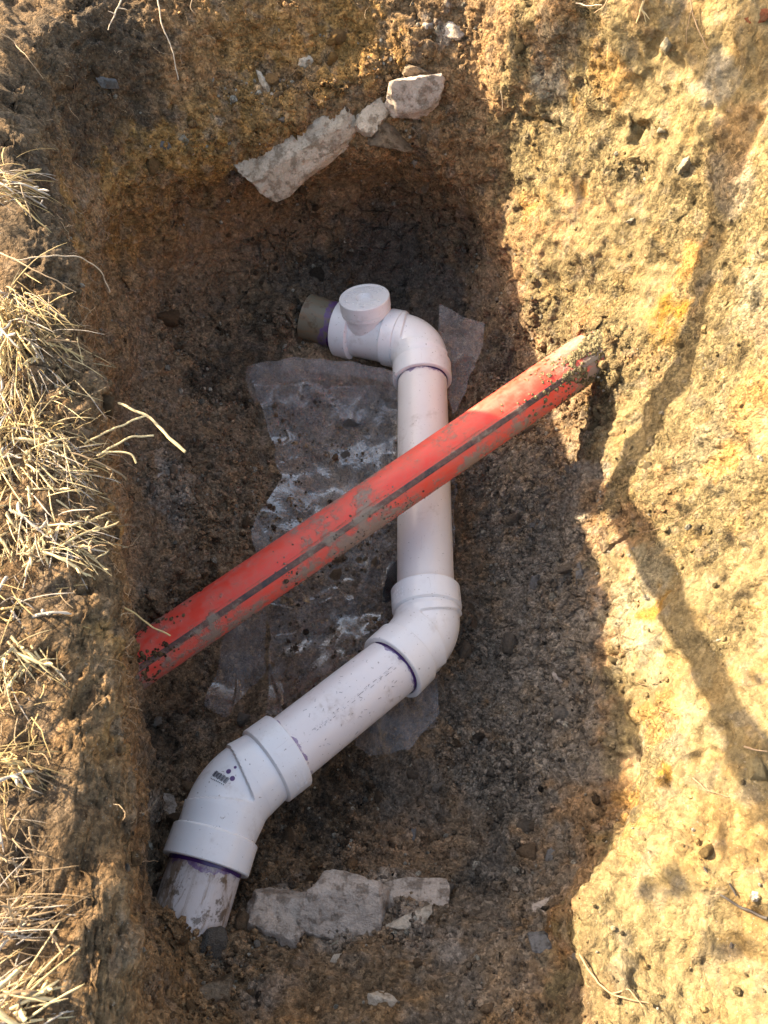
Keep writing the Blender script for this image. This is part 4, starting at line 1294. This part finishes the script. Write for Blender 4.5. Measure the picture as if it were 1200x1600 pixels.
for q, i in enumerate(idx):
    o = bpy.data.objects.new('soil_clod', clod_me[q % 9])
    s = min(.0072 * math.exp(.50 * rng.normal()), .024) * (.6 if PITV[i][0] > .36 and PITV[i][2] > .28 else 1)
    o.scale = (s * rng.uniform(.7, 1.3), s * rng.uniform(.7, 1.2), s * rng.uniform(.6, 1.0))
    o.rotation_euler = tuple(rng.uniform(0, 6.28, 3))
    o.location = Vector(PITV[i] + NF[i] * s * .25)
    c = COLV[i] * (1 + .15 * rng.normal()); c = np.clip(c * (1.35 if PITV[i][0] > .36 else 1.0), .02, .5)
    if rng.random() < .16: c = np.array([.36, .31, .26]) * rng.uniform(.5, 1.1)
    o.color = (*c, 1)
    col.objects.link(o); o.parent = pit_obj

# mud clinging to the duct: lumps of real thickness
def duct_mud(count, a0, a1, th0, th1, size, name, c, c2):
    D, F = ico(1)
    Vs, Fs, Cs = [], [], []
    for q in range(count):
        a = (a1 - abs(rng.normal()) * (a1 - a0) * .45) if a0 > .5 else ((a0 + abs(rng.normal()) * (a1 - a0) * .45) if a1 < .2 else rng.uniform(a0, a1)); th_ = rng.normal((th0 + th1) / 2, (th1 - th0) / 3)
        if perlin(np.array([[a * 22, th_ * 2.2, size * 900]]), 8)[0] < rng.uniform(-.3, .5): continue
        fi = a * (n_duct - 1); i = int(np.clip(fi, 0, n_duct - 2))
        nn0 = unit(Vr[i, 0] - dpts[i]); bb0 = unit(Vr[i, 24] - dpts[i])
        nn = nn0 * math.cos(th_) + bb0 * math.sin(th_) * sgn_low
        p = dpts[i] + (dpts[i + 1] - dpts[i]) * (fi - i) + nn * (RR + .0002)
        s = min(size * math.exp(.5 * rng.normal()), .006)
        L = D * (1 + .4 * (rng.random((len(D), 1)) - .5)) * s
        L = L - np.outer(L @ nn, nn) * .45
        Vs.append(L + p); Fs.append(F + len(Vs) * len(D) - len(D)); Cs.append(np.tile((c if rng.random() < .7 else c2) * rng.uniform(.6, 1.3), (len(D), 1)))
    mesh_obj(name, np.concatenate(Vs), np.concatenate(Fs), M_SOIL, duct, smooth=False, colors=np.clip(np.concatenate(Cs), .02, .6))['kind'] = 'stuff'


n_duct = 90; dpts = pts_duct
duct_mud(2600, .77, .90, -1.4, 1.4, .0024, 'mud_crust', np.array([.25, .20, .11]), np.array([.19, .15, .085]))
duct_mud(700, .30, .52, .0, 1.5, .0011, 'mud_crust', np.array([.24, .19, .145]), np.array([.13, .09, .06]))
duct_mud(600, .05, .95, .7, 1.7, .0009, 'mud_crust', np.array([.25, .20, .155]), np.array([.13, .09, .06]))
duct_mud(900, .05, .16, -1.5, .5, .0022, 'soil_spill', np.array([.17, .105, .056]), np.array([.12, .078, .045]))

# crumbs lying on the plastic sheet
def on_sheet(count):
    D, F = ico(1); Vs, Fs, Cs = [], [], []
    kk = 0
    for q in range(count):
        px, py = rng.uniform(400, 690), rng.uniform(610, 1130)
        cl_ = perlin(np.array([[px / 60., py / 60., 3.]]), 3)[0]
        if cl_ < rng.uniform(-.25, .45): continue
        p = at(px, py, .03); z = ground_z(p.x, p.y) + .010
        s = min(.0017 * math.exp(.55 * rng.normal()), .007)
        L = D * (1 + .5 * (rng.random((len(D), 1)) - .5)) * s * np.array([1, 1, .55])
        Vs.append(L + np.array([p.x, p.y, z])); Fs.append(F + kk * len(D)); kk += 1
        Cs.append(np.tile(np.array([.07, .045, .028]) * rng.uniform(.5, 2.2), (len(D), 1)))
    o = mesh_obj('soil_on_sheet', np.concatenate(Vs), np.concatenate(Fs), M_SOIL, smooth=False, colors=np.concatenate(Cs))
    setp(o, 'dark crumbs of soil lying on the clear plastic sheet', 'soil crumbs', kind='stuff')


on_sheet(1500)

# ---------------------------------------------------------------- dry grass on the left rim
M_STRAW, nt, b = new_mat('dry_straw'); k = N(nt)
c = k.attr('col').outputs['Color']
f = k.math('MULTIPLY_ADD', k.math('SUBTRACT', k.noise(k.coord(), 130, 3, .6), .5), .7, 1.0)
cc = k.node('ShaderNodeCombineColor')
for i in range(3): k.link(f, cc.inputs[i])
k.link(k.mix(1.0, c, cc.outputs[0], 'MULTIPLY'), b.inputs['Base Color'])
b.inputs['Roughness'].default_value = .6; b.inputs['Specular IOR Level'].default_value = .3


class Strands:
    def __init__(s, sides=4): s.V, s.F, s.C, s.o, s.sides = [], [], [], 0, sides

    def tube(s, pts, rad, c):
        n = len(pts); k_ = s.sides
        T = np.gradient(pts, axis=0); T /= np.linalg.norm(T, axis=1)[:, None] + 1e-9
        ref = np.array([.3, .2, .93]) if abs(T[0, 2]) < .9 else np.array([1., 0, 0])
        u = np.cross(T, ref); u /= np.linalg.norm(u, axis=1)[:, None] + 1e-9
        v_ = np.cross(T, u)
        th_ = np.linspace(0, 2 * np.pi, k_, endpoint=False)
        ring_ = pts[:, None] + rad[:, None, None] * (np.cos(th_)[None, :, None] * u[:, None] + np.sin(th_)[None, :, None] * v_[:, None])
        s.V.append(ring_.reshape(-1, 3))
        i = np.arange(n - 1)[:, None] * k_; j = np.arange(k_)[None]; j2 = (j + 1) % k_
        s.F.append((np.stack([i + j, i + j2, i + k_ + j2, i + k_ + j], -1).reshape(-1, 4)) + s.o)
        cv = np.asarray(c, float)
        s.C.append(np.tile(cv, (n * k_, 1)) if cv.ndim == 1 else np.repeat(cv, k_, 0))
        s.o += n * k_

    def build(s, name, parent=None, origin=None):
        return mesh_obj(name, np.concatenate(s.V), np.concatenate(s.F), M_STRAW, parent, origin=origin, colors=np.clip(np.concatenate(s.C), .01, .75))


STRAW = np.array([.45, .31, .14]); STRAW2 = np.array([.54, .41, .225]); BROWNG = np.array([.20, .135, .08]); GREYG = np.array([.36, .30, .25])


def rnd3(): return rng.normal(size=3)


def stalk(S, p, d, L, r, c, droop=.6, shoots=3, kink=.25):
    n = 9
    pts = [p]; dd = unit(d)
    for i in range(n - 1):
        dd = unit(dd + np.array([0, 0, -droop / n]) + rnd3() * kink / 2.2)
        pts.append(pts[-1] + dd * L / (n - 1))
    pts = np.array(pts)
    nod = 1 + .35 * (rng.random(n) > .6)
    rad = r * np.linspace(1, .75, n) * nod; rad[-1] *= .35
    S.tube(pts, rad, c)
    for q in range(shoots):
        i = rng.integers(2, n - 1)
        sd = unit(unit(pts[i] - pts[i - 1]) + rnd3() * .55)
        l2 = L * rng.uniform(.10, .30)
        m = 5
        sp = [pts[i]]; 
        for t_ in range(m - 1):
            sd = unit(sd + rnd3() * .16); sp.append(sp[-1] + sd * l2 / (m - 1))
        rr_ = r * np.array([.75, .8, 1.0, 1.05, .35]) * rng.uniform(.7, 1.1)
        S.tube(np.array(sp), rr_, np.clip(c * rng.uniform(.9, 1.25), 0, .74))


def tuft(px, py, n, spread, L, label, colr, aim=(.5, -.8), z=None, r=.0016, up=.25, shoots=4, droop=1.0, group='dry grass tufts on the left rim'):
    S = Strands(4)
    zz = .665 if z is None else z
    c0 = np.array(at(px, py, zz))
    for q in range(n):
        ox, oy = rng.normal(size=2) * spread
        p = np.array(at(px + ox, py + oy, zz + rng.uniform(-.01, .03)))
        a = unit(np.array([aim[0], aim[1], 0]) + np.array([*rng.normal(size=2) * .55, up + .35 * rng.normal()]))
        u_ = rng.random()
        c = colr * rng.uniform(.75, 1.2) if u_ < .7 else (BROWNG * rng.uniform(.8, 1.3) if u_ < .88 else GREYG)
        stalk(S, p, a, L * rng.uniform(.45, 1.1), r * rng.uniform(.6, 1.1), c, droop, shoots, .16)
        for w_ in range(3):                  # thin straight blades between the knobbly stalks
            ox, oy = rng.normal(size=2) * spread * 1.15
            p = np.array(at(px + ox, py + oy, zz + rng.uniform(-.01, .025)))
            a = unit(np.array([aim[0], aim[1], 0]) + np.array([*rng.normal(size=2) * .40, up + .3 * rng.normal()]))
            stalk(S, p, a, L * rng.uniform(.6, 1.4), r * rng.uniform(.22, .42), colr * rng.uniform(.6, 1.15) if rng.random() < .7 else GREYG, droop * .8, 0, .10)
    o = S.build('grass_tuft', origin=Vector(c0))
    return setp(o, label, 'dry grass', group)


tuft(0, 285, 18, 14, .070, 'sparse pale grass tuft at the far end of the left rim', STRAW * .9, (.9, -.25), shoots=2, r=.0016, up=.15, z=.735)
tuft(5, 490, 60, 22, .080, 'dense straw tuft below the thin arching root on the left rim', STRAW, (.45, -.8), r=.0018, z=.70)
tuft(45, 555, 60, 26, .080, 'bright straw tuft bulging over the pit edge on the left rim', STRAW2, (.50, -.75), r=.0020)
tuft(10, 660, 60, 28, .085, 'long lying straw stalks in the middle of the left rim', STRAW, (.25, -.95), r=.0018)
tuft(50, 715, 55, 24, .070, 'knobbly straw tuft level with the forked stalk over the pit', STRAW2, (.6, -.65), r=.0021)
tuft(30, 800, 60, 28, .075, 'thick straw tuft left of the red duct on the rim', STRAW2, (.45, -.85), r=.0020)
tuft(85, 835, 26, 20, .062, 'straggly straw stalks dangling into the pit left of the duct', STRAW2, (.7, -.6), r=.0017)
tuft(0, 940, 46, 24, .070, 'straw tuft level with the left end of the duct', STRAW, (.55, -.8), r=.0018)
tuft(25, 1010, 26, 16, .060, 'last pale tuft before the bare brown rim at lower left', STRAW2 * .9, (.5, -.8), r=.0019)
tuft(-10, 1190, 18, 14, .050, 'small half shaded tuft at the left edge by the near elbow', STRAW * .9, (.7, -.4))
tuft(5, 1440, 24, 30, .050, 'brown faded tuft near the lower left corner', BROWNG * 1.3, (.8, .2), r=.0013)
tuft(0, 1300, 16, 24, .040, 'thin brown tuft between the half shaded and the faded tufts', BROWNG * 1.2, (.6, -.4), r=.0010)
tuft(10, 1580, 22, 20, .050, 'pale bleached stalks in the bottom left corner', STRAW2, (.85, .3), r=.0022, shoots=3)


def strand_thing(name, pxs, r0, r1, c, label, cat, onsurf=True, off=.004, branches=(), group=None, wob=.002):
    """a root or stalk laid through points of the photograph: on the soil, or at given heights"""
    S = Strands(6)

    def path(pp):
        if onsurf: q = [np.array(hit(p[0], p[1])[0]) + np.array(hit(p[0], p[1])[1]) * off for p in pp]
        else: q = [np.array(at(*p)) for p in pp]
        q = np.array(q); s = np.concatenate([[0], np.cumsum(np.linalg.norm(np.diff(q, axis=0), axis=1))])
        m = max(14, len(q) * 6); t_ = np.linspace(0, s[-1], m)
        o_ = np.stack([np.interp(t_, s, q[:, i]) for i in range(3)], 1)
        kk = np.array([.25, .5, .25])
        for _ in range(3):
            for i in range(3): o_[1:-1, i] = np.convolve(o_[:, i], kk, 'valid')
        o_ += wob * np.stack([perlin(o_ * 60, 301), perlin(o_ * 60, 302), perlin(o_ * 60, 303)], 1)
        return o_
    q = path(pxs)
    S.tube(q, np.linspace(r0, r1, len(q)) * (1 + .18 * perlin(q * 150, 311)), c)
    for bq in branches:
        q2 = path(bq); S.tube(q2, np.linspace(r0 * .75, r1 * .6, len(q2)), c * 1.05)
    o = S.build(name, origin=Vector(q[0]))
    return setp(o, label, cat, group or ('roots in the pit walls' if cat == 'root' else None))


PALER = np.array([.55, .42, .30]); DKR = np.array([.06, .05, .045]); MIDR = np.array([.30, .20, .12])
strand_thing('dry_stalk', [(185, 630, .66), (235, 652, .66), (268, 688, .655), (290, 706, .65)], .0018, .0023, STRAW2, 'forked straw stalk reaching out over the pit above the duct', 'dry stalk', False,
             branches=[[(120, 700, .66), (180, 668, .66), (232, 650, .66)], [(150, 712, .66), (205, 682, .662), (240, 680, .66)], [(160, 706, .66), (190, 705, .66), (208, 712, .655), (212, 725, .65)]])
strand_thing('root', [(196, 0), (180, 28), (172, 52)], .0020, .0008, PALER, 'short pale forked root hanging at the top left', 'root', branches=[[(184, 20), (200, 22)], [(178, 30), (166, 24)]], off=.012)
strand_thing('root', [(246, 0), (254, 40), (268, 85), (279, 124)], .0016, .0011, PALER, 'long thin pale root hanging from the top edge', 'root', off=.014)
strand_thing('root', [(300, 0), (296, 16), (306, 26)], .0012, .0006, MIDR, 'short brown root beside the long hanging one', 'root', off=.010)
strand_thing('root', [(0, 58), (20, 70), (42, 95), (62, 124)], .0011, .0007, MIDR * 1.3, 'thin root slanting across the dark topsoil at the left edge', 'root', off=.006)
strand_thing('root', [(20, 408, .725), (90, 398, .72), (132, 403, .70), (158, 422, .67), (172, 456, .63)], .0010, .0008, PALER * .9, 'thin arching root reaching from the left rim into the pit', 'root', False)
strand_thing('root', [(0, 395, .73), (40, 415, .73), (85, 438, .72), (120, 457, .70)], .0013, .0007, MIDR * 1.3, 'straight thin root below the arching one', 'root', False)
strand_thing('twig', [(165, 925, .63), (205, 955, .60), (240, 980, .58), (266, 993, .57)], .0013, .0011, STRAW, 'thin straight twig poking out over the left end of the duct', 'twig', False)
strand_thing('root', [(1110, 1388), (1135, 1402), (1160, 1420), (1200, 1434)], .0015, .0019, DKR, 'dark root on the sunlit ledge at lower right', 'root', off=.003, branches=[[(1100, 1355), (1108, 1372), (1120, 1390)], [(1150, 1400), (1140, 1380)]])
strand_thing('root', [(912, 1490), (928, 1520), (948, 1545), (975, 1560), (1010, 1570)], .0013, .0009, MIDR * 1.1, 'pale root trailing down the edge of the sunlit ledge', 'root', off=.006, branches=[[(960, 1552), (985, 1545), (1000, 1575)]])
strand_thing('root', [(985, 1062), (1005, 1070), (1025, 1068), (1040, 1060)], .0008, .0006, MIDR * .6, 'fine dark root in the lit slope beside the orange stain', 'root', off=.002)
strand_thing('root', [(1085, 1215), (1105, 1235), (1140, 1245)], .0007, .0005, MIDR, 'fine pale root on the lit slope below the branch shadow', 'root', off=.004)
strand_thing('root', [(1115, 1075), (1118, 1070)][:0] + [(1165, 1170), (1182, 1176), (1200, 1178)], .0012, .0009, MIDR * 1.2, 'pale root stub at the right edge', 'root', off=.008)
strand_thing('root', [(1010, 0), (1006, 14), (1000, 28)], .0022, .0008, STRAW2, 'pale split stalk hanging at the top right', 'root', off=.012, branches=[[(1008, 8), (1012, 28)], [(1007, 10), (1018, 24)]])
strand_thing('root', [(1082, 0), (1088, 30), (1100, 55), (1112, 75)], .0012, .0007, MIDR, 'brown root hanging near the red fragment', 'root', off=.010, branches=[[(1085, 15), (1076, 40), (1078, 65)]])
strand_thing('root', [(955, 0), (948, 10), (935, 16)], .0012, .0007, MIDR, 'small brown root at the top of the sunlit wall', 'root', off=.010)
strand_thing('root', [(905, 2), (925, 6), (945, 4)], .0010, .0006, PALER, 'thin pale root lying along the top of the sunlit wall', 'root', off=.008)
strand_thing('root', [(785, 140), (788, 155), (786, 170)], .0008, .0006, PALER, 'fine pale root at the corner where sun meets shade', 'root', off=.006)
strand_thing('root', [(990, 835), (1020, 830), (1060, 815), (1100, 790)], .0006, .0005, MIDR, 'hair thin root across the lit slope by the branch shadow', 'root', off=.002)

# hair-fine roots and dead grass litter: nobody could count them
S = Strands(3)
band = np.where((inside > .0) & (np.hypot(xs, ys - .7) < 1.4) & (zs > .30) & (xs < .25) & (ys > .1))[0]
for i in rng.choice(band, 900):
    p = PITV[i] + NF[i] * .003
    d_ = unit(np.array([0, 0, -1.]) + rnd3() * .8 + NF[i] * .3); L = rng.uniform(.008, .04)
    pts_ = [p]
    for q in range(5): d_ = unit(d_ + rnd3() * .35); pts_.append(pts_[-1] + d_ * L / 5)
    S.tube(np.array(pts_), np.linspace(.00045, .00025, 6), MIDR * rng.uniform(.6, 1.8))
setp(S.build('fine_roots'), 'hair fine roots hanging out of the upper pit walls', 'fine roots', kind='stuff')
S = Strands(3)
for q in range(2600):
    py = rng.normal(740, 210) if rng.random() < .78 else rng.uniform(240, 1640)
    px = rng.uniform(-140, 60 + 75 * math.exp(-((py - 760) / 300) ** 2))
    p = np.array(at(px, py, .67 + rng.uniform(-.015, .02)))
    d_ = unit(np.array([.35, -.5, .12]) + rnd3() * np.array([.9, .9, .45])); L = rng.uniform(.015, .055)
    pts_ = [p]
    for w_ in range(5): d_ = unit(d_ + rnd3() * .25 + np.array([0, 0, -.08])); pts_.append(pts_[-1] + d_ * L / 5)
    c = (BROWNG if rng.random() < .6 else STRAW * .8) * rng.uniform(.6, 1.3)
    S.tube(np.array(pts_), np.linspace(.0008, .0004, 6), c)
setp(S.build('dead_grass'), 'mat of fine dead grass and rootlets on the left rim', 'dead grass', kind='stuff')

# ---------------------------------------------------------------- bare tree beyond the left rim; its limbs throw the forked shadow on the lit wall
M_BARK, nt, b = new_mat('bark'); k = N(nt)
k.link(k.mix(k.noise(k.coord(), 40, 5, .7), (.10, .075, .055), (.22, .18, .14)), b.inputs['Base Color']); b.inputs['Roughness'].default_value = .9
SV = np.array(SUN)


def up_sun(px, py, t): return np.array(hit(px, py)[0]) + SV * t


def limb(pts, r0, r1, parent, name='limb', sides=14):
    pts = np.array(pts); s = np.concatenate([[0], np.cumsum(np.linalg.norm(np.diff(pts, axis=0), axis=1))])
    m = len(pts) * 6; t_ = np.linspace(0, s[-1], m)
    q = np.stack([np.interp(t_, s, pts[:, i]) for i in range(3)], 1)
    for _ in range(4):
        for i in range(3): q[1:-1, i] = np.convolve(q[:, i], [.25, .5, .25], 'valid')
    rad = (np.interp(t_ / s[-1], np.linspace(0, 1, len(r0)), r0) if hasattr(r0, '__len__') else np.linspace(r0, r1, m)) * (1 + .22 * perlin(q * 14, 401))
    V, F, ar, al = sweep(q, rad, sides, True, True)
    return mesh_obj(name, V, F, M_BARK, parent), q


fork = up_sun(962, 765, 1.35)
tree = empty('bare_tree', Vector((fork[0] - .25, fork[1] + .1, .68)), 'bare forked tree standing on the ground beyond the grassy left rim', 'tree')
limb([np.array(tree.location), fork * .5 + np.array(tree.location) * .5 + np.array([.03, 0, 0]), fork], .045, .030, tree, 'trunk')
l1, q1 = limb([fork, up_sun(1000, 690, 1.36), up_sun(1060, 590, 1.38), up_sun(1088, 490, 1.42), up_sun(1112, 380, 1.44), up_sun(1138, 250, 1.46), up_sun(1165, 130, 1.50), up_sun(1200, 0, 1.54)], [.032, .034, .030, .018, .030, .034, .028, .024], .02, tree)
l2, q2 = limb([fork, up_sun(1000, 840, 1.34), up_sun(1050, 940, 1.34), up_sun(1110, 1060, 1.33), up_sun(1175, 1180, 1.30), up_sun(1240, 1290, 1.26)], .033, .026, tree)
l3, q3 = limb([q1[-10], up_sun(1000, -60, 1.58), up_sun(900, 20, 1.58), up_sun(850, 65, 1.60), up_sun(800, 95, 1.62)], .024, .030, tree)
allq = np.concatenate([q1, q2, q3])
tw = Strands(5); bud = []
D, F = ico(2)
spots = [(850, 180), (875, 200), (920, 170), (930, 240), (985, 115), (1000, 90), (905, 300), (955, 320), (870, 330), (850, 280), (840, 230), (1100, 200), (975, 190), (905, 410), (860, 430),
         (1140, 440), (1180, 470), (1160, 560), (1130, 600), (1120, 510), (1060, 790), (1075, 800), (1100, 880), (1130, 900), (1090, 830), (1160, 930), (1110, 760), (1170, 700), (1150, 980),
         (1006, 1385), (1054, 1390), (1055, 1370), (1130, 1330), (1128, 1300), (1010, 1400), (1180, 1280), (970, 1095), (985, 1110), (1040, 1220), (1000, 1170), (1090, 1180), (1180, 1060), (790, 190), (800, 220), (815, 60), (803, 20),
         (1180, 1420), (1150, 1480), (1075, 620), (1190, 860), (1140, 840)]
for (px, py) in spots:
    t_ = rng.uniform(1.25, 1.7)
    p = up_sun(px, py, t_)
    j = np.argmin(((allq - p) ** 2).sum(1) + rng.random(len(allq)) * .01)
    e = allq[j]
    mid_ = (p + e) / 2 + rnd3() * .03
    tt = np.linspace(0, 1, 8)[:, None]
    cur = (1 - tt) ** 2 * e + 2 * tt * (1 - tt) * mid_ + tt ** 2 * p
    tw.tube(cur, np.linspace(.0022, .0012, 8), np.array([.16, .12, .09]))
    ax_ = unit(cur[-1] - cur[-2] + rnd3() * .5)
    L = D * rng.uniform(.006, .011)
    L = L + np.outer(L @ ax_, ax_) * rng.uniform(.8, 2.2)
    bud.append((L + p, [tuple(int(x) for x in f_) for f_ in F]))
tw.build('twigs', tree)['kind'] = 'stuff'
V, F = join(bud)
mesh_obj('buds', V, F, M_BARK, tree)['kind'] = 'stuff'
